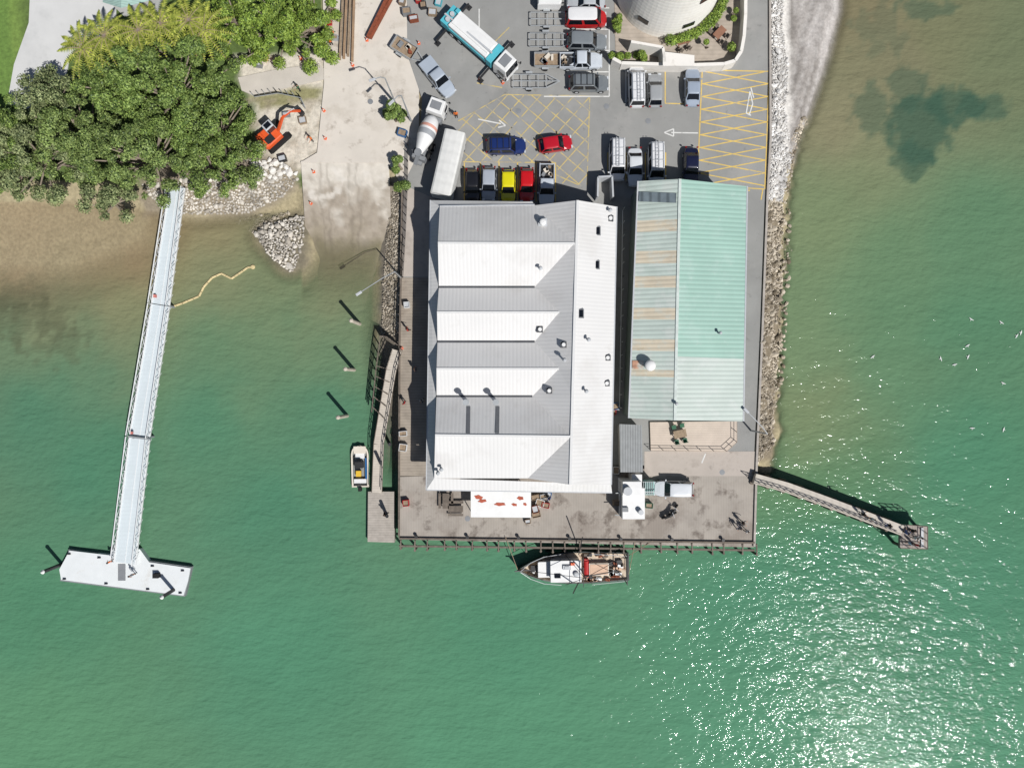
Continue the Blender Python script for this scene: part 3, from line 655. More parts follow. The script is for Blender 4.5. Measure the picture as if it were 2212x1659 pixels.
def trailer(px,py,hd,kind,label):
    q=W(px,py,.5); t=thing('trailer',label,'trailer',(q.x,q.y,.014),D(hd),'trailers in the car park')
    b=B(); L_=3.0 if kind=='box' else 4.6; w=1.6
    for s in (-1,1):
        b.beam((-L_/2,s*w/2,.5),(L_/2-.6,s*w/2,.5),.08,.1); b.beam((L_/2-.6,s*w/2,.5),(L_/2+1.0,0,.45),.08,.1)
    for k in range(5): x=-L_/2+(L_-.6)*k/4; b.beam((x,-w/2,.5),(x,w/2,.5),.07,.08)
    if kind!='box': b.beam((-L_/2,0,.55),(L_/2+1,0,.5),.1,.1); b.cyl((L_/2,0,.5),(L_/2,0,1.0),.06,n=8)
    b.done('frame',M_galv,t)
    if kind=='box':
        b=B(); b.box((-.2,0,.56),(L_,w,.05),m=1)
        for s in (-1,1): b.box((-.2,s*w/2,.78),(L_,.05,.42))
        for s in (-1,1): b.box((-.2+s*L_/2,0,.78),(.05,w,.42))
        b.done('tray',[M_galv,M_timber],t)
        b=B(); [b.box((R(-1.2,.8),R(-.4,.4),.75),(R(.3,.8),R(.2,.5),.3),R(0,3),m=i%3) for i in range(5)]; b.done('load',[M_cream,M_rust,M_grey],t)
    for s in (-1,1):
        b=B(); b.cyl((-.4,s*(w/2+.08),.3),(-.4,s*(w/2+.26),.3),.3,n=14); b.done('wheel',M_black,t)
        b=B(); b.box((-.4,s*(w/2+.18),.66),(.8,.24,.05)); b.done('mudguard',M_galv,t)
    return t
trailer(1185,132,0,'box','galvanised box trailer with load behind pickup')
trailer(1150,176,0,'boat','empty galvanised boat trailer behind dark wagon')
trailer(1188,42,0,'boat','empty galvanised boat trailer beside red minibus')
trailer(1186,87,0,'boat','empty galvanised trailer frame behind grey wagon')
trailer(877,108,-32,'box','galvanised box trailer parked at an angle on concrete')
q=W(1187,2,1); t=thing('caravan','small white enclosed trailer parked at end of row','trailer',(q.x,q.y,.014),0); b=B(); b.loft([[(x*s,y*s,z) for x,y in ((-1.4,-.85),(1.2,-.85),(1.4,-.5),(1.4,.5),(1.2,.85),(-1.4,.85))] for s,z in ((.97,.4),(1,.6),(1,1.7),(.92,1.85))]); b.done('body',M_white,t); b=B(); b.box((0,0,1.88),(.5,.5,.08)); b.done('roof_hatch',M_grey,t); b=B(); b.beam((1.3,0,.45),(2.3,0,.45),.1,.1); b.done('drawbar',M_dark,t)
for s in (-1,1): b=B(); b.cyl((0,s*.7,.3),(0,s*.92,.3),.3,n=14); b.done('wheel',M_black,t)
# trucks
def cab(t,x,w,m,zt=2.7,l=2.0):
    b=B(); rr=[]
    for s,z in ((.97,.5),(1,.7),(1,1.4),(.97,1.9),(.9,zt-.08),(.84,zt)): 
        rr.append([(x+l/2*s*a-(.1 if z>1.5 else 0),w/2*s*c,z) for a,c in ((-1,-1),(1,-.92),(1,.92),(-1,1))])
    b.loft(rr); b.done('cab',m,t,bevel=.06)
    b=B(); b.poly([(x+l/2+.0,-w*.42,1.45),(x+l/2+.0,w*.42,1.45),(x+l/2-.18,w*.40,zt-.15),(x+l/2-.18,-w*.40,zt-.15)]); b.done('windscreen',M_glass,t)
    b=B(); b.box((x-.1,0,zt+.06),(l*.5,w*.55,.12)); b.done('roof_hatch',M_grey,t)
    for s in (-1,1):
        b=B(); b.box((x+.2,s*w/2*.985,1.75),(.9,.04,.6)); b.done('side_window',M_glass,t)
        b=B(); b.box((x+l/2+.1,s*(w/2+.12),1.7),(.12,.2,.4)); b.beam((x+l/2-.1,s*w*.45,1.9),(x+l/2+.1,s*(w/2+.12),1.9),.04,.04); b.done('mirror',M_dark,t)
        b=B(); b.box((x+l/2+.02,s*w*.36,.75),(.08,.3,.2)); b.done('headlight',M_headl,t)
def wheels(t,xs_,w):
    for x in xs_:
        for s in (-1,1):
            b=B(); b.cyl((x,s*(w/2-.45),.5),(x,s*(w/2-.02),.5),.5,n=16); b.cyl((x,s*(w/2-.03),.5),(x,s*(w/2),.5),.28,n=12,m=1); b.done('wheel',[M_black,M_lgrey],t)
q=W(1035,93,1.5); t=thing('crane_truck','white and teal truck with outriggers extended on the asphalt','truck',(q.x,q.y,.014),D(-41))
cab(t,4.2,2.4,M_white); wheels(t,(3.9,-2.2,-3.4),2.4)
b=B(); b.box((-.6,0,.9),(8.6,.9,.3)); b.done('chassis',M_dark,t)
b=B(); b.box((-.9,0,1.7),(5.8,2.2,1.3)); b.box((-.9,0,2.4),(5.6,1.3,.12)); b.done('body',M_white,t,bevel=.05)
b=B(); b.box((2.45,0,1.6),(.8,2.4,1.3)); b.box((3.05,.8,2.0),(.3,.5,.6)); b.done('tool_locker',M_teal,t,bevel=.03)
b=B(); b.box((-4.4,0,1.5),(1.2,2.4,1.1)); b.box((-4.0,.9,2.0),(.5,.5,.8)); b.done('rear_deck',M_teal,t,bevel=.03)
for s in (-1,1): b=B(); b.box((-.9,s*1.16,1.5),(5.6,.1,.6)); b.done('side_panel',M_teal,t)
b=B(); [b.cyl((-4.3,y,2.0),(-4.3,y,2.35),.28,n=12) for y in (-.6,.2)]; b.beam((-5,-.3,2.15),(2.3,-.3,2.6),.2,.2); b.done('boom',M_lgrey,t)
for x in (2.6,-4.2):
    for s in (-1,1):
        b=B(); b.beam((x,s*1.1,.8),(x,s*2.9,.8),.2,.22); b.cyl((x,s*2.85,.05),(x,s*2.85,.8),.09,n=8); b.box((x,s*2.85,.05),(.6,.6,.08)); b.done('outrigger',M_dark,t)
q=W(927,282,1.5); t=thing('concrete_mixer_truck','white concrete mixer truck with striped drum on the yard','truck',(q.x,q.y,.014),D(70)); t.scale=(.93,.9,.93)
cab(t,3.0,2.4,M_white); wheels(t,(2.7,-1.6,-2.8),2.4)
b=B(); b.box((-.6,0,.9),(7.6,.9,.3)); b.box((1.5,0,1.3),(.6,2.2,1.1)); b.box((-3.7,0,1.4),(.5,1.8,1.2)); b.done('chassis',M_grey,t)
b=B(); rr=[]
for x,z,r in ((1.6,1.9,.55),(1.1,1.95,.95),(.2,2.1,1.13),(-.2,2.15,1.16),(-.5,2.2,1.17),(-1.2,2.32,1.1),(-2.2,2.5,.82),(-3.0,2.65,.58),(-3.4,2.7,.42)):
    rr.append([(x+.16*r*math.cos(a)*1,r*math.sin(a),z+r*math.cos(a)) for a in [2*math.pi*i/20 for i in range(20)]])
b.loft(rr,ms=[0,0,1,0,2,0,0,0]); b.done('drum',[M_white,mat('salmon_stripe',(228,170,152),.5),mat('grey_stripe',(165,168,172),.5)],t,smooth=True)
b=B(); b.beam((-3.5,0,2.5),(-4.6,.3,1.3),.5,.12); b.cyl((-3.5,0,2.9),(-3.5,0,3.2),.3,.5,12); b.beam((-3.4,.9,.9),(-3.4,.9,3),.06,.06); b.done('chute',M_grey,t)
q=W(969,358,2); t=thing('box_truck','long white soft-topped box truck parked beside building','truck',(q.x,q.y,.014),D(77))
b=B(); rr=[]
for s,z in ((1,.9),(1,2.9),(.97,3.12),(.8,3.24),(.3,3.3)): rr.append([(x*3.75,y*1.22*s,z) for x,y in ((-1,-1),(1,-1),(1,1),(-1,1))])
b.loft(rr); b.done('cargo_box',mat('white_tarpaulin',(228,228,224),.6,var=.05,wave=('X',1.2,.06,.01)),t)
b=B(); b.box((.3,0,.75),(7.8,.9,.3)); b.done('chassis',M_dark,t); wheels(t,(2.9,-2.2,-3.2),2.4)
b=B(); b.box((-3.78,0,1.9),(.05,2.2,1.9)); b.done('rear_door',M_lgrey,t)
# excavator
M_exc=mat('excavator_orange',(236,98,48),.45,var=.08)
q=W(594,297,0); t=thing('excavator','orange tracked excavator with extended arm on dirt worksite','excavator',(q.x,q.y,-.2),D(42))
for s in (-1,1):
    b=B(); b.loft([[(x,s*1.05+u,z) for x,z in ((-1.4,.1),(1.4,.1),(1.7,.35),(1.4,.65),(-1.4,.65),(-1.7,.35))] for u in (-.25,.25)]); b.done('track',M_black,t)
b=B(); b.box((-.35,0,1.15),(2.4,2.0,.8)); b.box((-1.3,0,1.35),(.8,1.9,.7)); b.done('body',M_exc,t,bevel=.12)
b=B(); b.box((-.6,-.45,1.64),(1.1,.8,.14)); b.done('engine_cover',M_dark,t)
b=B(); b.box((.3,.5,1.95),(1.2,.9,1.3)); b.done('cab',M_lgrey,t,bevel=.08)
b=B(); b.box((.3,.5,2.0),(1.24,.7,.9)); b.box((.3,.5,2.0),(1.0,.94,.9)); b.box((.3,.5,2.6),(.8,.6,.05)); b.done('window',M_glass,t)
b=B(); b.beam((.7,-.3,1.3),(2.2,-.3,3.1),.24,.3); b.beam((2.2,-.3,3.1),(3.4,-.3,3.0),.22,.26); b.done('boom',M_exc,t)
b=B(); b.beam((3.4,-.3,3.0),(4.3,-.3,1.5),.2,.24); b.cyl((2.6,-.3,3.35),(3.9,-.3,2.9),.06,n=8,m=1); b.done('arm',[M_exc,M_lgrey],t)
b=B(); b.loft([[(x,y,z) for x,z in ((4.0,1.5),(4.6,1.4),(4.5,.9),(4.0,.8))] for y in (-.7,.1)]); b.done('bucket',M_dark,t)
# ---------------- boats
def hull(b,L_,Wd,zk,zg,bowrise,stern=.85,n=16,inset=.14,zd=None,pt=1.0,u0=.45):
    st=[]
    for i in range(n+1):
        u=i/n; x=-L_/2+L_*u
        hw=Wd/2*(stern+(1-stern)*min(1,u/.35)) if u<u0 else Wd/2*max(0.0,1-((u-u0)/(1-u0))**2.4)**pt
        hw=max(hw,.03); g=zg+bowrise*max(0,(u-.4)/.6)**2
        st.append((x,hw,g))
    for k in range(n):
        (x0,h0,g0),(x1,h1,g1)=st[k],st[k+1]
        for s in (-1,1):
            def pr(x,h,g): return [(x,0,zk),(x,s*h*.6,zk+.2),(x,s*h*.93,(zk+g)/2),(x,s*h,g)]
            a=pr(x0,h0,g0);c=pr(x1,h1,g1)
            for j in range(3): b.poly([a[j],a[j+1],c[j+1],c[j]],0)
            i0=max(0,h0-inset);i1=max(0,h1-inset)
            b.poly([(x0,s*h0,g0),(x1,s*h1,g1),(x1,s*i1,g1+.01),(x0,s*i0,g0+.01)],1)
            b.poly([(x0,s*i0,g0+.01),(x1,s*i1,g1+.01),(x1,s*i1,zd),(x0,s*i0,zd)],2)
        i0=max(0,h0-inset);i1=max(0,h1-inset); b.poly([(x0,-i0,zd),(x1,-i1,zd),(x1,i1,zd),(x0,i0,zd)],2)
    x,h_,g=st[0]; b.poly([(x,-h_,g),(x,h_,g),(x,h_*.6,zk+.2),(x,-h_*.6,zk+.2)],0); b.box((x+.08,0,g-.2),(.14,2*h_,.45),m=0)
q=W(1238,1226,-1); FB=thing('fishing_boat','dark-hulled fishing boat with cream decks moored along the wharf','boat',(q.x,q.y,WL),D(181))
M_deckc=mat('boat_deck',(214,198,176),.8,var=.2,scale=2,stain=(1.2,.52,(150,118,95),.8),stain2=(3,.6,(80,66,58),.6)); M_hull=mat('hull_dark',(44,56,54),.5); M_tan=mat('tan_cover',(222,186,158),.7)
b=B(); hull(b,13.6,3.9,-.8,1.0,.9,.86,n=20,zd=.65,inset=.16); b.done('hull',[M_hull,M_hull,M_deckc],FB)
b=B(); b.box((1.0,0,1.6),(3.4,2.3,1.9)); b.box((1.0,0,2.6),(3.7,2.6,.1)); b.box((3.5,0,1.25),(1.6,1.9,.9)); b.done('wheelhouse',M_white,FB,bevel=.06)
b=B(); b.box((2.72,0,2.1),(.05,2.0,.5)); b.done('windscreen',M_glass,FB)
for s in (-1,1): b=B(); b.box((1.2,s*1.16,2.1),(2.2,.05,.45)); b.done('window',M_glass,FB)
b=B(); b.cyl((-.95,0,.7),(-.95,0,6.2),.09,.06,8); b.beam((-1,-1.7,3.4),(-1,1.7,3.4),.08,.08); b.done('mast',M_dark,FB)
b=B(); b.beam((-.95,0,5),(-5.2,-.2,3.4),.11,.11); b.done('boom',M_dark,FB)
for e_ in ((5.4,0,2.2),(-6.2,1.3,1.2),(-6.2,-1.3,1.2),(1,1.8,1.9),(1,-1.8,1.9)): b=B(); b.beam((-.95,0,5.6),e_,.05,.05); b.done('rigging_wire',M_dark,FB)
for s in (-1,1):
    b=B(); b.beam((-.7,s*1.6,1.1),(-.2+s*.6,s*4.6*(1 if s<0 else .4),5.2),.1,.1); b.done('outrigger_pole',M_dark,FB)
    b=B(); pr=[(6.4,.05,2.5),(5.2,.95,2.2),(3.6,1.6,2.0),(1.5,1.85,1.85)]
    for i in range(3): b.beam((pr[i][0],s*pr[i][1],pr[i][2]),(pr[i+1][0],s*pr[i+1][1],pr[i+1][2]),.05,.05); b.beam((pr[i][0],s*pr[i][1],1.3),(pr[i][0],s*pr[i][1],pr[i][2]),.04,.04)
    b.done('bow_rail',M_lgrey,FB)
    b=B(); b.beam((-6.4,s*1.5,1.9),(-2.2,s*1.85,1.9),.05,.05); [b.beam((-6.4+k*1.05,s*(1.5+.35*k/4),1),(-6.4+k*1.05,s*(1.5+.35*k/4),1.9),.04,.04) for k in range(5)]; b.done('side_rail',M_lgrey,FB)
b=B(); b.beam((-6.2,-1.5,.9),(-6.2,-1.5,3.2),.09,.09); b.beam((-6.2,1.5,.9),(-6.2,1.5,3.2),.09,.09); b.beam((-6.2,-1.6,3.2),(-6.2,1.6,3.2),.1,.1); b.beam((-5.6,-1.6,2.9),(-6.2,-1.6,3.2),.08,.08); b.done('stern_gantry',M_dark,FB)
b=B(); b.box((-3.1,.2,1.0),(2.4,1.5,.6)); b.box((-3.1,.2,1.33),(2.2,1.3,.05),m=1); b.done('hatch',[M_cream,M_tan],FB,bevel=.04)
b=B(); b.cyl((-1.6,-.8,1.0),(-1.6,.8,1.0),.32,n=14); b.box((-1.6,-1,1),(.5,.2,.7)); b.box((-1.6,1,1),(.5,.2,.7)); b.done('net_winch',M_red,FB)
b=B(); [b.box((R(-6,-4.5),R(-1.4,1.4),.85),(R(.3,.8),R(.25,.5),.4),R(-.4,.4),m=i%5) for i in range(16)]; [b.box((R(-4.4,-1.2),(-1.35 if i%2 else 1.4)+R(-.15,.15),.85),(R(.3,.7),R(.2,.4),.35),R(-.3,.3),m=(i+1)%5) for i in range(16)]; [b.box((R(3.6,5),R(-.9,.9),1.0),(R(.2,.5),R(.2,.4),.3),R(0,3),m=i%5) for i in range(8)]; b.done('fish_bin',[M_white,M_tan,M_dark,M_rust,M_timberd],FB)['kind']='stuff'
b=B(); b.sph((-.2,.3,2.8),.35,(1,1,.6)); b.done('radar_dome',M_lgrey,FB)
b=B(); b.box((.9,-.5,2.75),(.9,.5,.25)); b.box((.9,-.5,2.9),(.5,.3,.1)); b.done('life_raft',M_lgrey,FB)
b=B(); b.box((2.0,.5,2.72),(.7,.5,.1)); b.done('roof_hatch',M_glass,FB); b=B(); b.box((.2,-.9,2.75),(.5,.3,.2)); b.done('life_jacket_box',M_orange,FB)
for x in (-5,-3,-1,1,3): b=B(); b.cyl((x,-2.08,.55),(x,-1.93,.55),.32,n=14); b.done('tyre_fender',M_black,FB)
b=B(); b.box((4.9,0,1.0),(.5,.8,.5)); b.beam((5.2,0,1.7),(7.1,0,2.2),.12,.12); b.cyl((4.4,-.4,1.1),(4.4,.4,1.1),.2,n=10); b.done('anchor_winch',M_dark,FB)
for a_,c_ in (((1118,1230,0),(1092,1160,.3)),((1358,1200,-.6),(1410,1168,.3)),((1358,1240,-.6),(1372,1170,.3))):
    b=B(); b.cyl(W(*a_),W(*c_),.04,n=6); tag(b.done('mooring_rope',M_timber),'thin mooring rope between fishing boat and wharf','rope')
q=W(776,1008,-1); SB=thing('small_motorboat','small boxy cream motorboat with console and outboard beside pontoon','boat',(q.x,q.y,WL),D(91))
b=B(); hull(b,5.1,2.15,-.3,.55,.15,.96,n=20,zd=.15,inset=.2,pt=.42,u0=.72); b.done('hull',[M_cream,M_cream,mat('boat_floor_grey',(150,152,150),.7,var=.15)],SB)
b=B(); b.box((2.0,0,.62),(.9,1.5,.12)); b.done('foredeck',M_cream,SB,bevel=.04)
b=B(); b.box((.2,.1,.55),(.8,1.0,.8)); b.box((.65,.1,1.1),(.08,.9,.4),m=1); b.done('console',[M_dark,M_glass],SB,bevel=.04)
b=B(); b.box((-.9,.2,.42),(.7,.6,.5)); b.done('cool_box',M_yellow,SB); b=B(); b.box((-1.8,0,.4),(.5,1.5,.45)); b.done('seat',M_white,SB)
b=B(); b.box((-2.75,0,.75),(.5,.4,.6)); b.box((-2.8,0,.1),(.2,.15,1.0)); b.done('outboard_motor',M_black,SB,bevel=.05)
b=B(); b.box((1.3,.0,.4),(.7,1.1,.3)); b.done('locker',M_white,SB); b=B(); b.box((-.3,-.72,.4),(2.6,.16,.35)); b.done('side_pad',M_blue,SB)
# ---------------- left gangway & pontoon
GW=thing('gangway_bridge','long white truss gangway bridge from shore to floating pontoon','footbridge',W(330,800,-.5))
M_gdeck=mat('gangway_deck',(216,226,230),.5,var=.04,scale=.5,wave=('Y',.5,.03,0)); M_gw=mat('white_truss',(240,242,242),.4,var=.03)
C3=[(383,405,.2,32),(347,660,.0,38),(302,945,-.4,43),(270,1218,-1.0,47)]
for k in range(3):
    (x0,y0,z0,w0),(x1,y1,z1,w1)=C3[k],C3[k+1]
    y1-=2
    a=W(x0,y0,z0);c=W(x1,y1,z1); d=(c-a).normalized(); n=Vector((-d.y,d.x,0)).normalized(); h0=w0*S/2;h1=w1*S/2
    b=B(); top=[a-n*h0,a+n*h0,c+n*h1,c-n*h1]; bt_=[v-Vector((0,0,.2)) for v in top]
    b.add(bt_+top,[[3,2,1,0],[4,5,6,7],[0,1,5,4],[1,2,6,5],[2,3,7,6],[3,0,4,7]]); b.done('deck',M_gdeck,GW,True)
    b=B(); b.beam(a+n*.0+Vector((0,0,.03)),c+Vector((0,0,.03)),.06,.05); b.done('centre_rib',M_gw,GW,True)
    for s in (-1,1):
        b=B(); A0=a+n*s*h0;C0=c+n*s*h1; up=Vector((0,0,.95))
        b.beam(A0+up,C0+up,.1,.08); b.beam(A0,C0,.14,.2)
        m_=int((C0-A0).length/1.3); out=n*s*.2
        for i in range(m_):
            p0=A0.lerp(C0,i/m_);p1=A0.lerp(C0,(i+1)/m_)
            b.beam(p0,p0+up,.045,.045); b.beam(p0+(up if i%2 else out*0),p1+(out*0 if i%2 else up),.04,.04); b.beam(p0+out-Vector((0,0,.1)),p1+up*.7,.035,.035)
        b.done('truss',M_gw,GW,True)
for x,y in ((347,660),(302,945)):
    b=B()
    for s in (-1,1): q=W(x+s*14,y,-.3); b.cyl((q.x,q.y,-5),(q.x,q.y,q.z-.0),.16,n=10)
    b.beam(W(x-23,y-2,-.1),W(x+23,y+4,-.1),.22,.14)
    b.done('support_pier',mat('pier_grey',(150,155,158),.6),GW,True)
b=B(); b.box(tuple(W(335,640,.2)),(.25,.35,.4)); b.done('warning_sign',mat('faded_red',(214,130,120),.6),GW,True); b=B(); b.box(tuple(W(285,935,0)),(.2,.3,.3)); b.done('life_ring_box',mat('faded_red',(0,0,0)),GW,True)
PT=thing('floating_pontoon','white floating concrete pontoon at the end of gangway','pontoon',W(270,1238,WL))
b=B(); b.prism([W(a,c,-1.3) for a,c in [(150,1189),(236,1199),(244,1186),(302,1186),(322,1214),(411,1227),(406,1254),(396,1286),(132,1252),(128,1230)]],-2.3,-1.3,0); b.done('deck',mat('pontoon_deck',(234,238,238),.6,var=.04,scale=1,stain=(.5,.6,(205,200,190),.5)),PT,True)
b=B(); b.prism([W(a,c,-1.3) for a,c in [(147,1187),(413,1225),(398,1289),(128,1255)]],-2.25,-1.42); b.done('float',M_grey,PT,True)
b=B(); b.box(tuple(W(263,1236,-1.27)),(.9,2.0,.06)); b.done('floor_plate',M_grey,PT,True)
for x,y,tx,ty in ((140,1216,100,1232),(385,1268,404,1256)):
    a=W(x,y,-2.5); b=B(); b.cyl((a.x,a.y,-5),(a.x,a.y,1.6),.22,n=12); b.cyl((a.x,a.y,1.6),(a.x,a.y,1.9),.26,.05,12,m=1); b.done('mooring_pile',[M_dark,M_white],PT,True)
for x,y in ((150,1196),(215,1204),(330,1222),(395,1232),(140,1250),(230,1260),(320,1272),(390,1280)): b=B(); q=W(x,y,-1.3); b.box((q.x,q.y,q.z+.1),(.35,.12,.2)); b.done('cleat',M_dark,PT,True)
b=B(); b.box(tuple(W(338,1243,-1.0)),(.7,.5,.6)); b.done('locker',M_black,PT,True)
# ---------------- west walkway/landing
LG=thing('landing_stage','timber landing stage with ramp and handrails beside the wharf','jetty',W(825,1100,WL))
b=B(); b.prism([W(a,c,-1.2) for a,c in [(795,1062),(852,1062),(852,1172),(794,1170)]],-2.3,-1.2); b.done('float_deck',mat('grey_planks',(182,174,164),.85,var=.15,wave=('Y',.3,.15,0)),LG,True)
b=B(); pth=[(858,757,.05),(845,800,-.05),(828,900,-.5),(818,960,-.8),(814,1064,-1.15)]
for i in range(4): b.beam(W(*pth[i]),W(*pth[i+1]),1.25,.15)
b.done('ramp',mat('pale_planks',(206,197,184),.8,var=.12,wave=('Y',.3,.12,0)),LG,True)
for s in (-11,11):
    b=B()
    for i in range(4):
        x0,y0,z0=pth[i];x1,y1,z1=pth[i+1]
        for u in (.55,1.05): b.beam(W(x0+s,y0,z0+u),W(x1+s,y1,z1+u),.06,.06)
        n=4
        for k in range(n): x=x0+(x1-x0)*k/n;y=y0+(y1-y0)*k/n;z=z0+(z1-z0)*k/n; b.beam(W(x+s,y,z),W(x+s,y,z+1.05),.07,.07)
    b.done('handrail',M_timberd,LG,True)
b=B(); fr_=[(858,745),(835,728),(822,726),(812,800),(803,890)]
for i in range(4):
    for z in (-.6,-.1,.4): b.beam(W(*fr_[i],z),W(*fr_[i+1],z),.1,.1)
    for k in range(4): x=fr_[i][0]+(fr_[i+1][0]-fr_[i][0])*k/4;y=fr_[i][1]+(fr_[i+1][1]-fr_[i][1])*k/4; b.beam(W(x,y,-3),W(x,y,.5),.12,.12)
for k in range(5): b.beam(W(812-k*2,790+k*22,-.1),W(846-k*4,800+k*26,-.1),.1,.12)
b.done('side_frame',M_timberd,LG,True)
for x,y in ((836,1115),(822,1000),(842,960)): b=B(); b.cyl(W(x,y,-4),W(x,y,1.2),.2,n=10); b.done('mooring_pile',M_dark,LG,True)
# ---------------- right pier
PR=thing('concrete_pier','narrow concrete pier with railing and end platform','pier',W(1790,1090,0))
cp=[(1631,1034),(1700,1053),(1770,1078),(1840,1104),(1900,1127),(1950,1146)]
def offs(P_,d):
    o=[]
    for i in range(len(P_)):
        a=P_[max(0,i-1)];c=P_[min(len(P_)-1,i+1)]; dx,dy=c[0]-a[0],c[1]-a[1]; l=math.hypot(dx,dy); o.append((P_[i][0]-dy/l*d,P_[i][1]+dx/l*d))
    return o
u_=offs(cp,-11);l_=offs(cp,11); b=B()
for i in range(5): b.prism([W(*u_[i],.9),W(*u_[i+1],.9),W(*l_[i+1],.9),W(*l_[i],.9)],.2,.9)
b.done('deck',mat('pier_deck',(208,200,188),.85,var=.1,scale=.7,wave=('X',.9,.08,0)),PR,True)
for i in range(5):
    b=B()
    b.prism([W(*offs(cp,-8)[i]),W(*offs(cp,-8)[i+1]),W(*offs(cp,8)[i+1]),W(*offs(cp,8)[i])],-3,.2)  # solid skirt below the deck, added to thicken the pier's cast shadow
    for f in (0,.5):
        for Q in (u_,l_):
            x=Q[i][0]+(Q[i+1][0]-Q[i][0])*f;y=Q[i][1]+(Q[i+1][1]-Q[i][1])*f; q=W(x,y,.9); b.cyl((q.x,q.y,-5),(q.x,q.y,.3),.22,n=8)
    b.done('piles_and_shadow_skirt',M_timberd,PR,True)
b=B(); l2=offs(cp,8)
for i in range(5):
    for z in (1.4,1.95): b.beam(W(*l2[i],z),W(*l2[i+1],z),.07,.07)
    for k in range(5): x=l2[i][0]+(l2[i+1][0]-l2[i][0])*k/5;y=l2[i][1]+(l2[i+1][1]-l2[i][1])*k/5; b.beam(W(x,y,.9),W(x,y,1.95),.07,.07)
b.done('railing',M_timberd,PR,True)
b=B(); b.prism([W(a,c,.3) for a,c in [(1945,1133),(2004,1137),(2004,1186),(1944,1184)]],-.1,.3); b.done('end_platform',mat('platform_planks',(170,160,152),.85,var=.2,wave=('X',.3,.2,0)),PR,True)
b=B()
for q0,q1 in (((1960,1134),(2004,1137)),((2004,1137),(2004,1186)),((2004,1186),(1946,1184))):
    for z in (.85,1.4): b.beam(W(*q0,z),W(*q1,z),.07,.07)
    for k in range(4): x=q0[0]+(q1[0]-q0[0])*k/3;y=q0[1]+(q1[1]-q0[1])*k/3; b.beam(W(x,y,.3),W(x,y,1.4),.08,.08)
b.done('platform_rail',M_timberd,PR,True)
for x,y in ((1950,1140),(1998,1142),(1998,1180),(1950,1180)): b=B(); q=W(x,y,0); b.cyl((q.x,q.y,-5),(q.x,q.y,-.1),.2,n=8); b.done('pile',M_timberd,PR,True)
b=B(); b.beam(W(1992,1140,.4),W(1992,1182,.4),.3,.12); b.done('bench_seat',M_lgrey,PR,True)
# ---------------- piles, boom, lamps
for k,(x,y) in enumerate(((764,700),(752,799),(737,898))):
    q=W(x+13,y,WL); b=B(); b.cyl((q.x,q.y,-6),(q.x,q.y,2.6),.24,.21,12); b.cyl((q.x,q.y,2.6),(q.x,q.y,2.75),.25,.1,12); tag(b.done('mooring_pile',mat('pale_pile',(208,198,182),.8,var=.15)),'pale timber mooring pile standing alone in the water','pile','mooring piles in the water')
b=B(); bp=[(368,664),(395,655),(430,640),(440,620),(458,600),(478,591),(500,602),(515,592),(535,578),(545,577)]
for i in range(len(bp)-1):
    n=max(2,int(math.dist(bp[i],bp[i+1])/11))
    for k in range(n):
        f0=k/n;f1=(k+.93)/n; l=lambda f:W(bp[i][0]+(bp[i+1][0]-bp[i][0])*f,bp[i][1]+(bp[i+1][1]-bp[i][1])*f,WL+.04)
        b.cyl(l(f0),l(f1),.14,n=8)
b.sph(tuple(W(546,577,WL+.1)),.3,(1,1,.5),m=0)
tag(b.done('floating_boom',[mat('boom_yellow',(216,198,150),.7,var=.2,scale=1)]),'pale yellow segmented floating boom trailing from the gangway','boom')
def lamp(x,y,hx,hy,z=8,head=1,lab='tall grey street lamp with curved arm beside mixer truck'):
    t=thing('street_lamp',lab,'street lamp',W(x,y,0),0,'street lamps'); o=t.location
    b=B(); b.cyl((0,0,0),(0,0,z-.6),.11,.07,10); e=W(hx,hy,z)-o; b.beam((0,0,z-.6),(e.x*.3,e.y*.3,z),.08,.08); b.beam((e.x*.3,e.y*.3,z),(e.x,e.y,z),.08,.08); b.done('pole',M_galv,t)
    b=B(); b.box((e.x,e.y,z-.02),(.75,.3,.14),math.atan2(e.y,e.x)); b.done('lamp_head',M_lgrey,t,bevel=.04)
lamp(888,262,845,222); lamp(856,228,804,173); lamp(866,600,775,634,5,lab='grey lamp post leaning over the water by stone wall'); lamp(1622,930,1612,887,6,lab='thin lamp post on the concrete path by sea wall')
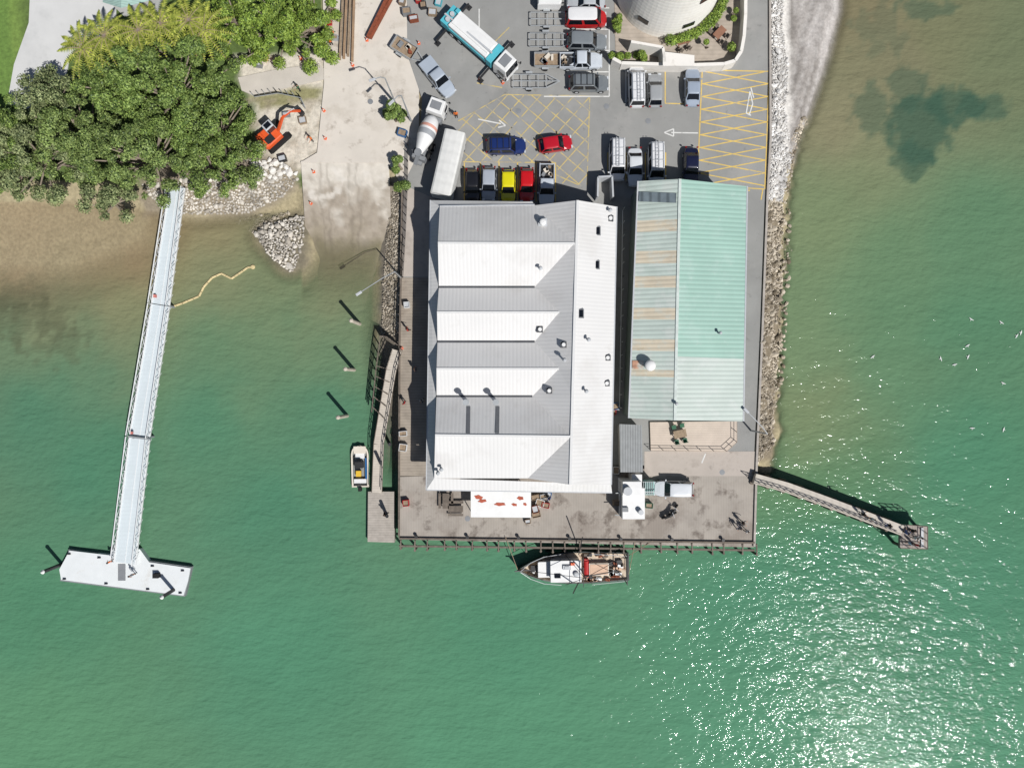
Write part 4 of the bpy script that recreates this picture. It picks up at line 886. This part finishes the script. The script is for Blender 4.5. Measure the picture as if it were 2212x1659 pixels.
# ---------------- rocks
ico=bmesh.new(); bmesh.ops.create_icosphere(ico,subdivisions=1,radius=1); IV=np.array([v.co[:] for v in ico.verts]); IF=np.array([[v.index for v in f.verts] for f in ico.faces]); ico.free()
def rocks(name,polyg,n,r0,r1,m,label,zoff=0,zc=-3,flat=.8):
    P_=polyg; xs0=min(p[0] for p in P_);xs1=max(p[0] for p in P_);y0=min(p[1] for p in P_);y1=max(p[1] for p in P_)
    pos=[]; rad=[]; tries=0; cell={}
    while len(pos)<n and tries<n*30:
        tries+=1; x=R(xs0,xs1);y=R(y0,y1)
        if not inpoly(x,y,P_): continue
        r=r0+(r1-r0)*random.random()**2.2; wx,wy=(x-1106)*S,(829.5-y)*S; g=(int(wx//1),int(wy//1)); ok=True
        for a in (-1,0,1):
            for c in (-1,0,1):
                for (ux,uy,ur) in cell.get((g[0]+a,g[1]+c),()):
                    if (ux-wx)**2+(uy-wy)**2<(.72*(ur+r))**2: ok=False;break
                if not ok: break
            if not ok: break
        if not ok: continue
        cell.setdefault(g,[]).append((wx,wy,r)); pos.append((wx,wy)); rad.append(r)
    pos=np.array(pos); n=len(pos); hz=hgt(pos[:,0],pos[:,1]); V=[];F=[]
    for i in range(n):
        if hz[i]<zc: continue
        r=rad[i]
        v=IV*(1+np.random.uniform(-.28,.22,(len(IV),1)))*np.array([R(.85,1.3),R(.7,1.05),flat*R(.7,1.1)])*r
        a=R(0,6.28); c,s=math.cos(a),math.sin(a); v=v@np.array([[c,-s,0],[s,c,0],[0,0,1]])
        F.append(IF+len(V)*len(IV)); V.append(v+np.array([pos[i,0],pos[i,1],hz[i]+r*.4+zoff]))
    me=bpy.data.meshes.new(name); me.from_pydata(np.concatenate(V).tolist(),[],np.concatenate(F).tolist()); me.materials.append(m)
    o=bpy.data.objects.new(name,me); sc.collection.objects.link(o); return stuff(o,label,'rocks')
M_rkp=mat('pale_rock',(216,206,190),.9,var=.4,c2=(240,233,221),island=True,scale=.5)
M_rkb=mat('brown_rock',(178,162,136),.9,var=.5,c2=(224,212,192),island=True,scale=.25)
M_rkw=mat('white_rubble',(234,229,222),.9,var=.3,c2=(250,248,244),island=True,scale=.5)
rocks('riprap_bank',[(300,395),(330,440),(395,456),(520,452),(600,420),(640,385),(600,362),(520,365),(420,385)],1500,.16,.42,M_rkp,'pale broken riprap rocks banked under the trees')
rocks('rock_groyne',[(540,500),(560,478),(648,462),(648,505),(640,545),(622,582),(600,572),(570,545)],700,.16,.5,M_rkp,'triangular pile of pale rocks beside boat ramp',.1)
rocks('rock_groyne_tail',[(490,470),(545,455),(620,450),(560,478),(540,500)],220,.1,.28,M_rkb,'scattered dark pebbles joining the rock pile')
rocks('seawall_rocks',[(1656,435),(1698,425),(1710,470),(1692,540),(1706,600),(1690,680),(1702,740),(1686,800),(1698,850),(1680,900),(1684,960),(1640,1002),(1646,700)],2700,.1,.46,M_rkb,'brown grey riprap rocks along the sea wall',.1)
rocks('rubble_bank',[(1666,-80),(1700,-80),(1696,60),(1712,150),(1702,230),(1722,330),(1700,430),(1660,432),(1670,200)],2000,.1,.42,M_rkw,'whitewashed rubble bank beside the car park',.1)
rocks('stone_embankment',[(845,400),(866,400),(866,720),(818,725),(822,600),(830,500)],1800,.12,.24,M_rkb,'stone pitched embankment below the wharf path',flat=.5)
rocks('white_boulders',[(530,345),(600,345),(640,372),(600,385),(530,372)],60,.3,.7,mat('white_concrete_rubble',(236,232,224),.9,var=.1),'white concrete rubble boulders at worksite edge')
rocks('beach_shingle_rocks',[(1712,300),(1750,235),(1760,250),(1728,340),(1716,430),(1705,430)],160,.12,.35,M_rkb,'small scattered rocks at beach edge')
rocks('fallen_rocks',[(1688,430),(1724,430),(1732,600),(1712,760),(1692,900)],110,.12,.34,M_rkb,'loose rocks fallen off the sea wall into shallows',zoff=.5,zc=-3.4)
# ---------------- trees
def leafmesh(name,lobes,n,size,m,par,flat=.75,core=True,coremat=None):
    Lb=np.array(lobes); r=Lb[:,3]; idx=np.random.choice(len(Lb),n,p=r**2/np.sum(r**2))
    d=np.random.normal(size=(n,3)); d[:,2]=np.abs(d[:,2])*1.1-.3; d/=np.linalg.norm(d,axis=1)[:,None]
    p=Lb[idx,:3]+d*(r[idx]*np.random.uniform(.7,1.2,n))[:,None]*np.array([1,1,flat])
    nr=d+np.random.normal(size=(n,3))*.6+np.array([0,0,.25]); nr/=np.linalg.norm(nr,axis=1)[:,None]
    t=np.cross(nr,np.random.normal(size=(n,3))); t/=np.linalg.norm(t,axis=1)[:,None]; bb=np.cross(nr,t)
    s=(size*np.random.uniform(.55,1.3,n))[:,None]
    V=np.stack([p+t*s,p+bb*s*.6,p-t*s,p-bb*s*.6],1).reshape(-1,3); F=np.arange(4*n).reshape(-1,4).tolist(); V=V.tolist(); mi=[0]*n
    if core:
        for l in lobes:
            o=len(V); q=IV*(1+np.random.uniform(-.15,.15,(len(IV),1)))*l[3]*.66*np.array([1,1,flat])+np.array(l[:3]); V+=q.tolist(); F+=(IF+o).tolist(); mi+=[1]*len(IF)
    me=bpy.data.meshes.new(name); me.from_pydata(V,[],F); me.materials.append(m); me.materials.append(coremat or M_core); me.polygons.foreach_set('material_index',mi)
    o=bpy.data.objects.new(name,me); sc.collection.objects.link(o); o.parent=par; return o
M_core=mat('crown_gap_shade',(38,54,28),.95,var=.3)  # dark lumps inside the crowns, painted shade for gaps between leaf clumps
M_l1=mat('leaf_green',(80,116,50),.55,var=.45,c2=(160,184,98),island=True,scale=.22,spec=.3)
M_l1b=mat('leaf_mid_green',(84,116,56),.55,var=.45,c2=(158,178,102),island=True,scale=.3,spec=.3)
M_l2=mat('leaf_grey_green',(98,122,72),.6,var=.4,c2=(176,186,130),island=True,scale=.3,spec=.3)
M_l3=mat('leaf_bright',(94,132,46),.55,var=.4,c2=(164,188,84),island=True,scale=.4,spec=.3)
def tree(px,py,rp_,hh,m,label,name='pohutukawa_tree',dens=1.0,rx=1,ry=1,lr=(.42,1.1),z0=-.2,ls=.13):
    q=W(px,py,hh*.75); Rm=rp_*S*.92; t=thing(name,label,'tree',(q.x,q.y,z0),0)
    lobes=[]; n=int(Rm*Rm*2.1*rx*ry*dens)
    tries=0
    while len(lobes)<n and tries<9000:
        tries+=1; a=R(0,6.28); dd=math.sqrt(random.random()); rad=Rm*dd*(1+.16*math.sin(3*a+px)+.12*math.sin(7*a+py))
        x,y=rad*math.cos(a)*rx,rad*math.sin(a)*ry
        if any((x-l[0])**2+(y-l[1])**2<(.86*l[3])**2 for l in lobes): continue
        z=hh*(.35+.62*math.sqrt(max(0,1-dd*dd*.95)))+R(-2.2,.6)*min(1,hh/4); lobes.append((x,y,z,R(*lr)*(1-.15*dd)))
    b=B(); b.cyl((0,0,0),(R(-.3,.3),R(-.3,.3),hh*.4),.5*Rm/6+.1,.32*Rm/6+.05,9)
    for l in random.sample(lobes,min(34,len(lobes))): b.cyl((0,0,hh*.3),(l[0]*.97,l[1]*.97,l[2]+.1*l[3]),.16 if hh>4 else .05,.05 if hh>4 else .02,6)
    b.done('trunk',M_bark,t)
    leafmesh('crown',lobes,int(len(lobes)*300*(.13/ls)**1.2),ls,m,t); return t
tree(345,185,135,8.5,M_l1,'broad dark green pohutukawa tree with clumped crown',rx=1.1)
tree(450,262,92,8,M_l1,'large green coastal tree overhanging the worksite')
tree(300,330,110,8,M_l1b,'dense green coastal tree above the gangway start',rx=1.2,ry=.8)
tree(440,352,72,6,M_l1,'green tree overhanging pale riprap bank')
tree(160,290,115,7,M_l1b,'green coastal tree with pale foliage tips')
tree(60,330,95,6.5,M_l2,'dense grey-green tree beside the sandy shore')
tree(90,205,66,6,M_l2,'silvery green tree beside the concrete driveway',dens=.8)
tree(225,430,58,4.5,M_l2,'low grey-green tree hanging over the water',ry=.6)
tree(-60,300,110,7,M_l1,'green coastal tree on the shore bank')
tree(20,345,70,5,M_l2,'grey-green coastal shrub tree on bank')
tree(230,175,70,6.5,M_l1,'rounded green tree near the palms')
tree(600,45,95,6,M_l3,'bright green leafy tree beside the yard',ry=.9)
tree(500,35,75,5.5,M_l3,'bright green leafy tree beside timber stacks')
tree(670,40,58,5,M_l3,'green bushy tree at the yard edge',ry=1.3)
tree(520,345,42,4,M_l1b,'small green tree at the edge of riprap')
for x,y,r_,lab in ((850,248,24,'small dark green tree beside ramp'),(862,355,17,'green shrub beside wharf path'),(862,398,14,'green shrub by the wharf railing'),(845,225,14,'green shrub next to lamp post')):
    tree(x,y,r_,2.6,M_l1,lab,name='shrub',dens=3,lr=(.35,.6),ls=.12,z0=0)
for x,y,r_ in ((1330,40,13),(1330,62,12),(1328,122,14),(1386,120,16),(1352,122,10),(1590,25,12),(1583,100,10),(1530,95,9)):
    tree(x,y,r_,1.5,M_l3,'clipped green courtyard shrub beside the silo',name='shrub',dens=3.5,lr=(.3,.5),ls=.1,z0=.05)
t=thing('climbing_hedge','curved green hedge growing around silo base','hedge',W(1440,-28,0)); lb=[]
for i in range(34):
    a=D(-88+i*2.5); lb.append((6.9*math.cos(a),6.9*math.sin(a),.9+R(0,.5),R(.4,.65)))
leafmesh('foliage',lb,5000,.11,M_l3,t)
# palms
b=B()
for k in range(15):
    a=2*math.pi*k/15+R(-.15,.15); el_=R(.1,.6); Lf=R(2.8,3.6); prev=None; dx,dy=math.cos(a),math.sin(a)
    for i in range(15):
        u=i/14; r=Lf*u*math.cos(el_*(1-u)); z=4.6+Lf*(math.sin(el_)*u-.55*u*u)
        c=Vector((dx*r,dy*r,z))
        if prev is not None:
            b.beam(prev,c,.06,.03,1)
            ll=.42*math.sin(math.pi*min(1,u*.85+.12))+.06
            for s in (-1,1):
                tip=c+Vector((-dy*s*ll+dx*.5*ll,dx*s*ll+dy*.5*ll,-.25*ll)); b.poly([c,c+Vector((dx*.24,dy*.24,0)),tip])
        prev=c
pal=None
for x,y in ((180,105),(225,78),(298,66),(345,52),(408,44),(440,66)):
    if pal is None:
        pal=thing('palm_tree','yellow-green feather palm beside the driveway','palm tree',W(x,y,6.5)-Vector((0,0,4.6)),0,'palms beside the driveway')
        b.done('crown',[mat('palm_leaf',(126,146,50),.45,var=.4,c2=(190,196,88),island=True,scale=.6),M_timber],pal)
        b2=B(); b2.cyl((0,0,-2.4),(0,0,4.7),.22,.13,10); b2.done('trunk',M_bark,pal)
    else: z_=R(1.6,2.6); q=W(x,y,z_+4.6); dup(pal,(q.x,q.y,z_),R(0,6))
# ---------------- people
def person_mesh(arm,stride):
    V=[];E=[];Rr=[]
    def a(p,r,par=None):
        V.append(p);Rr.append(r)
        if par is not None: E.append((par,len(V)-1))
        return len(V)-1
    pel=a((0,0,.95),.15); sp=a((0,0,1.15),.135,pel); ch=a((0,0,1.35),.165,sp); nk=a((0,0,1.5),.06,ch); hd=a((0,.01,1.62),.095,nk); a((0,0,1.73),.08,hd); a((0,.105,1.61),.018,hd)
    for s in (-1,1):
        sh=a((s*.18,0,1.42),.065,ch); el=a((s*.26,.03+arm*.12,1.14+arm*.08),.045,sh); wr=a((s*.25,.12+arm*.3,.93+arm*.22),.03,el); hn=a((s*.25,.15+arm*.34,.86+arm*.22),.036,wr)
        for k in range(4): f=a((s*.25+(k-1.5)*.02,.17+arm*.38,.80+arm*.21),.01,hn); a((s*.25+(k-1.5)*.022,.165+arm*.42,.755+arm*.2+abs(k-1.5)*.008),.008,f)
        th=a((s*.21,.18+arm*.35,.85+arm*.22),.011,hn)
        hp=a((s*.1,0,.88),.1,pel); st=stride*s; kn=a((s*.11,.04+st*.5,.5),.065,hp); an=a((s*.11,st-.02,.09),.042,kn); a((s*.12,st+.16,.045),.04,an)
    me=bpy.data.meshes.new('sk'); me.from_pydata(V,E,[]); o=bpy.data.objects.new('sk',me); sc.collection.objects.link(o)
    md=o.modifiers.new('s','SKIN'); 
    for i,r in enumerate(Rr): me.skin_vertices[0].data[i].radius=(r,r)
    me.skin_vertices[0].data[0].use_root=True
    s2=o.modifiers.new('u','SUBSURF'); s2.levels=1; s2.render_levels=1
    dg=bpy.context.evaluated_depsgraph_get(); dg.update(); out=bpy.data.meshes.new_from_object(o.evaluated_get(dg)); bpy.data.objects.remove(o); 
    out.materials.clear()
    for m in (M_skin,M_dark,M_dark,M_black): out.materials.append(m)
    for p_ in out.polygons:
        c=p_.center; p_.use_smooth=True
        p_.material_index=0 if c.z>1.49 or (abs(c.x)>.2 and c.z<1.2 and c.z>.6) else (1 if c.z>.96 else (2 if c.z>.12 else 3))
    return out
M_skin=mat('skin',(205,155,125),.6,var=.05)
PM=[person_mesh(0,0),person_mesh(1,0),person_mesh(.3,.18)]
hb=B(); hb.sph((0,-.012,1.665),.108,(1,1.05,.95),n=12); HM=hb.done('hair',mat('hair_brown',(55,40,30),.8)); hme=HM.data; bpy.data.objects.remove(HM)
hme.transform(Matrix.Translation((0,-.012,1.56)))
CL={'hivis':(240,120,40),'blue':(60,95,165),'white':(228,228,225),'black':(35,35,38),'red':(180,40,40),'grey':(120,122,126),'green':(60,100,70),'pale':(170,200,220)}
PEO=[(985,248,0,0,'hivis','black','person in orange hi-vis top standing on car park'),(645,190,0,1,'green','black','person in green top standing beside the footpath'),(896,797,.02,0,'black','blue','person in black top on the wharf walkway'),(880,712,.02,2,'red','black','person in red top walking beside the wharf edge'),(912,864,.02,2,'white','black','person in white top walking past the building'),(874,870,.02,0,'red','grey','person in red top at the walkway railing'),
(1603,1128,.02,1,'black','black','person in black clothes fishing at the wharf edge'),(1612,1146,.02,0,'white','black','person in white top beside the wharf edge'),(1596,1140,.02,2,'grey','blue','person in grey top walking on the wharf'),
(1862,1110,.9,1,'black','black','person in black clothes leaning at the pier railing'),(1882,1120,.9,0,'white','black','person in white top standing on the narrow pier'),(1918,1134,.9,0,'black','blue','person in black top on the narrow pier'),(1955,1150,.3,1,'blue','black','person in blue top fishing from the pier platform'),(1970,1145,.3,0,'black','black','person in black top on the pier platform'),(1984,1160,.3,1,'white','blue','person in white top fishing from the pier platform'),(1962,1172,.3,2,'pale','grey','person in pale blue top on pier platform'),(1978,1176,.3,0,'red','black','person in red top on the pier platform'),(1974,1160,.3,0,'white','black','person in white top on the pier platform'),
(240,1212,-1.3,2,'hivis','black','person in orange top on the white pontoon'),(286,1241,-1.3,0,'grey','black','person in grey top on the white pontoon'),(1186,1076,.02,0,'blue','black','person in blue top beside fish crates'),(672,300,-.2,1,'hivis','black','worker in orange hi-vis top at the worksite'),(714,92,0,0,'hivis','black','worker in orange hi-vis top beside timber stacks'),(1062,95,0,0,'hivis','blue','worker in orange top beside the crane truck'),(832,1110,-1.2,2,'black','black','person in black clothes on landing stage')]
for i,(x,y,z,ps,sh,tr_,lab) in enumerate(PEO):
    o=bpy.data.objects.new('person',PM[ps]); sc.collection.objects.link(o); q=W(x,y,z+.8); o.location=(q.x,q.y,z+.01); o.rotation_euler=(0,0,R(0,6.28)); tag(o,lab,'person')
    for k,cn in ((1,sh),(2,tr_)):
        o.material_slots[k].link='OBJECT'; o.material_slots[k].material=mat('cloth_'+cn,CL[cn],.85)
    h_=bpy.data.objects.new('hair',hme); sc.collection.objects.link(h_); h_.parent=o
# ---------------- gulls
GS=.5
b=B(); rr=[]
for x,r in ((-.3,.01),(-.18,.07),(0,.11),(.14,.09),(.22,.06),(.3,.015)): rr.append([(x*GS,r*GS*math.cos(a),r*GS*math.sin(a)) for a in [2*math.pi*i/8 for i in range(8)]])
b.loft(rr); b.poly([(-.28*GS,-.03*GS,0),(-.28*GS,.03*GS,0),(-.42*GS,.09*GS,0),(-.42*GS,-.09*GS,0)])
gt=None; wb_=[]
for s in (-1,1):
    w_=B(); w_.add([(a*GS,c*GS,d*GS) for a,c,d in [(.1,s*.05,.03),(.14,s*.32,.12),(.02,s*.72,.06),(-.06,s*.34,.11),(-.12,s*.06,.03)]],[[0,1,3,4],[1,2,3]]); wb_.append(w_)
for i,(x,y) in enumerate(((2098,690),(2163,697),(2205,719),(2196,726),(2090,747),(2091,771),(2062,788),(2032,775),(1885,771),(2167,828),(2100,925),(2168,928))):
    z=-1.93; q=W(x,y,z)
    if gt is None:
        gt=thing('seagull','white seagull on the surface of green water','bird',q,1,'seagulls over the harbour'); b.done('body',M_white,gt,smooth=True); [w_.done('wing',M_white,gt) for w_ in wb_]
    else: dup(gt,(q.x,q.y,z),R(0,6.28))
# ---------------- cones, clutter
cone=None
for x,y,z in ((905,95,0),(1036,172,0),(1086,180,0),(650,128,-.1),(700,240,0),(703,300,0),(678,372,-.28),(672,440,-1.1),(762,142,0),(793,88,0),(868,752,.02),(718,70,0)):
    q=W(x,y,z)
    if cone is None:
        cone=thing('traffic_cone','orange traffic cone with white band on the ground','traffic cone',q,0,'orange traffic cones around the works')
        c=B(); c.box((0,0,.025),(.34,.34,.05)); c.done('base',M_orange,cone); c=B(); c.cyl((0,0,.05),(0,0,.35),.15,.1,12); c.cyl((0,0,.35),(0,0,.5),.1,.07,12,1); c.cyl((0,0,.5),(0,0,.72),.07,.03,12); c.done('cone_body',[M_orange,M_white],cone)
    else: dup(cone,q,R(0,3))
b=B()
for i in range(4):
    for k in range(3): b.beam(W(742+i*8,-30+R(-6,6),.15+k*.16),W(734+i*9,128+R(-16,6),.15+k*.16),.26,.14,m=(i+k)%2)
tag(b.done('timber_stack',[M_timber,mat('timber_brown',(164,136,108),.8,var=.2)]),'stack of long brown timber beams on the concrete yard','timber')
b=B(); b.beam(W(855,-40,.6),W(795,82,.6),.35,.5); b.beam(W(862,-32,.4),W(800,84,.4),.3,.3); tag(b.done('steel_beam',M_rust),'long rusty steel beam lying on the yard','beam')
def crate(x,y,z,sx,sy,sz,m,lab,nm='crate',rz=0):
    t=thing(nm,lab,'crate',W(x,y,z),rz); b=B(); b.box((0,0,.04),(sx,sy,.06))
    for s in (-1,1): b.box((s*(sx/2-.03),0,sz/2+.04),(.05,sy,sz)); b.box((0,s*(sy/2-.03),sz/2+.04),(sx-.12,.05,sz))
    b.done('tub',m,t); b=B(); b.box((0,0,sz*.6),(sx-.14,sy-.14,sz*.5)); b.done('contents',M_timber if random.random()<.5 else M_lgrey,t)
for i,(x,y,m,c) in enumerate(((1157,1073,M_timber,'brown'),(1166,1085,M_white,'white'),(1156,1098,M_rust,'rusty'),(1158,1110,M_timber,'brown'),(1175,1070,M_lgrey,'grey'),(1178,1090,M_red,'red'),(1183,1068,M_blue,'blue'),(1322,890,M_red,'red'),(1326,878,M_blue,'blue'),(1330,1015,M_white,'white'),(1330,1085,M_timber,'brown'),(880,660,M_white,'white'),(872,936,M_white,'white'),(872,966,M_white,'white'),(1400,1090,M_green,'green'),(548,135,M_white,'white'),(572,125,M_orange,'orange'),(560,143,M_grey,'grey'),(700,110,M_red,'red'),(880,30,M_grey,'grey'),(895,45,M_rust,'rusty'),(915,15,M_dark,'dark'),(905,5,M_red,'red'),(870,8,M_timber,'brown'),(870,290,M_blue,'blue'),(722,30,M_timber,'brown'),(712,52,M_red,'red'),(726,85,M_lgrey,'grey'),(935,30,M_timber,'brown'),(948,8,M_teal,'teal'),(1140,1125,M_timber,'brown'),(878,1085,M_red,'red'),(620,250,M_grey,'grey'),(655,262,M_timber,'brown'),(612,345,M_dark,'dark'))):
    crate(x,y,.03 if x>660 else -.2,R(.6,1.1),R(.5,.9),R(.4,.8),m,c+' storage bin on the wharf' if y>450 else c+' storage bin at the work yard',rz=R(-.3,.3))
for x,y in ((964,1080),(985,1097)):
    t=thing('picnic_table','dark timber picnic table with benches on the wharf','table',W(x,y,.03),D(90) if y<1090 else 0,'picnic tables'); b=B(); b.box((0,0,.74),(1.8,.75,.06)); b.done('table_top',M_timberd,t)
    for s in (-1,1): b=B(); b.box((0,s*.75,.44),(1.8,.28,.05)); b.done('bench_seat',M_timberd,t)
    for x_ in (-.6,.6): b=B(); b.beam((x_,-.75,.4),(x_,.75,.4),.08,.08); [b.beam((x_,s*.6,0),(x_,s*.2,.7),.08,.08) for s in (-1,1)]; b.done('leg',M_timberd,t)
for x,y,a in ((1444,1112,.4),(1452,1102,.9)):
    t=thing('motorcycle','black motorcycle parked on the wharf deck','motorcycle',W(x,y,.03),a,'motorcycles on the wharf')
    for wx in (-.68,.68): b=B(); b.cyl((wx,-.06,.31),(wx,.06,.31),.31,n=16); b.done('wheel',M_black,t)
    b=B(); b.beam((-.6,0,.4),(.1,0,.6),.18,.2); b.beam((.1,0,.7),(.68,0,.35),.08,.08); b.sph((.12,0,.85),.25,(1.2,.6,.6)); b.done('frame',M_dark,t)
    b=B(); b.box((-.35,0,.8),(.7,.26,.12)); b.done('seat',M_black,t,bevel=.04); b=B(); b.beam((.4,-.35,1.05),(.4,.35,1.05),.04,.04); b.done('handlebar',M_lgrey,t)
def fence(name,pth,z,hgt_,m,label,step=28,rails=2):
    b=B()
    for i in range(len(pth)-1):
        p0,p1=pth[i],pth[i+1]; n=max(1,int(math.dist(p0,p1)/step))
        for r in range(rails): zz=z+hgt_*(r+1)/rails; b.beam(W(*p0,zz),W(*p1,zz),.06,.06)
        for k in range(n+1): x=p0[0]+(p1[0]-p0[0])*k/n;y=p0[1]+(p1[1]-p0[1])*k/n; a=W(x,y,z); b.beam(a,a+Vector((0,0,hgt_)),.07,.07)
    return tag(b.done(name,m),label,'fence')
fence('railing_fence',[(882,300),(880,400),(876,500),(870,600)],0,1.1,M_dark,'dark steel railing along the wharf path',16,3)
fence('wharf_fence',[(865,620),(862,740)],0,1.0,M_timberd,'weathered timber railing on wharf edge',18)
fence('site_fence',[(550,210),(600,202),(650,212),(660,235)],-.2,1.2,M_galv,'temporary wire fence around the worksite',12,3)
fence('side_alley_fence',[(1345,455),(1343,600),(1338,880)],0,1.6,M_white,'white rail fence in the alley between buildings',26)
b=B(); 
for p0,p1 in (((1290,388),(1320,386)),((1290,388),(1289,430)),((1320,386),(1322,430))): b.beam(W(*p0,1),W(*p1,1),.2,2)
tag(b.done('bin_enclosure',M_lgrey),'pale concrete bin enclosure behind the grey-roofed building','enclosure')
# ---------------- light, camera, world
el=D(52); az=(.65,-.76); sv=Vector((az[0]*math.cos(el),az[1]*math.cos(el),math.sin(el)))
sd=bpy.data.lights.new('sun','SUN'); sd.energy=5; sd.angle=D(.53); sd.color=(1,.975,.945); so=bpy.data.objects.new('sun',sd); sc.collection.objects.link(so); so.location=(0,0,60); so.rotation_euler=sv.to_track_quat('Z','Y').to_euler()
wd=bpy.data.worlds.new('World'); sc.world=wd; wd.use_nodes=True; nt=wd.node_tree; sk=nt.nodes.new('ShaderNodeTexSky'); sk.sky_type='NISHITA'; sk.sun_disc=False; sk.sun_elevation=el; sk.sun_rotation=math.atan2(az[0],az[1]); nt.links.new(sk.outputs[0],nt.nodes['Background'].inputs[0]); nt.nodes['Background'].inputs[1].default_value=.055
cd=bpy.data.cameras.new('camera'); co_=bpy.data.objects.new('camera',cd); sc.collection.objects.link(co_); co_.location=(0,0,H); cd.sensor_width=36; cd.lens=18*H/(1106*S); cd.clip_end=5000; sc.camera=co_
sc.view_settings.view_transform='Standard'; sc.view_settings.look='None'; sc.view_settings.exposure=0
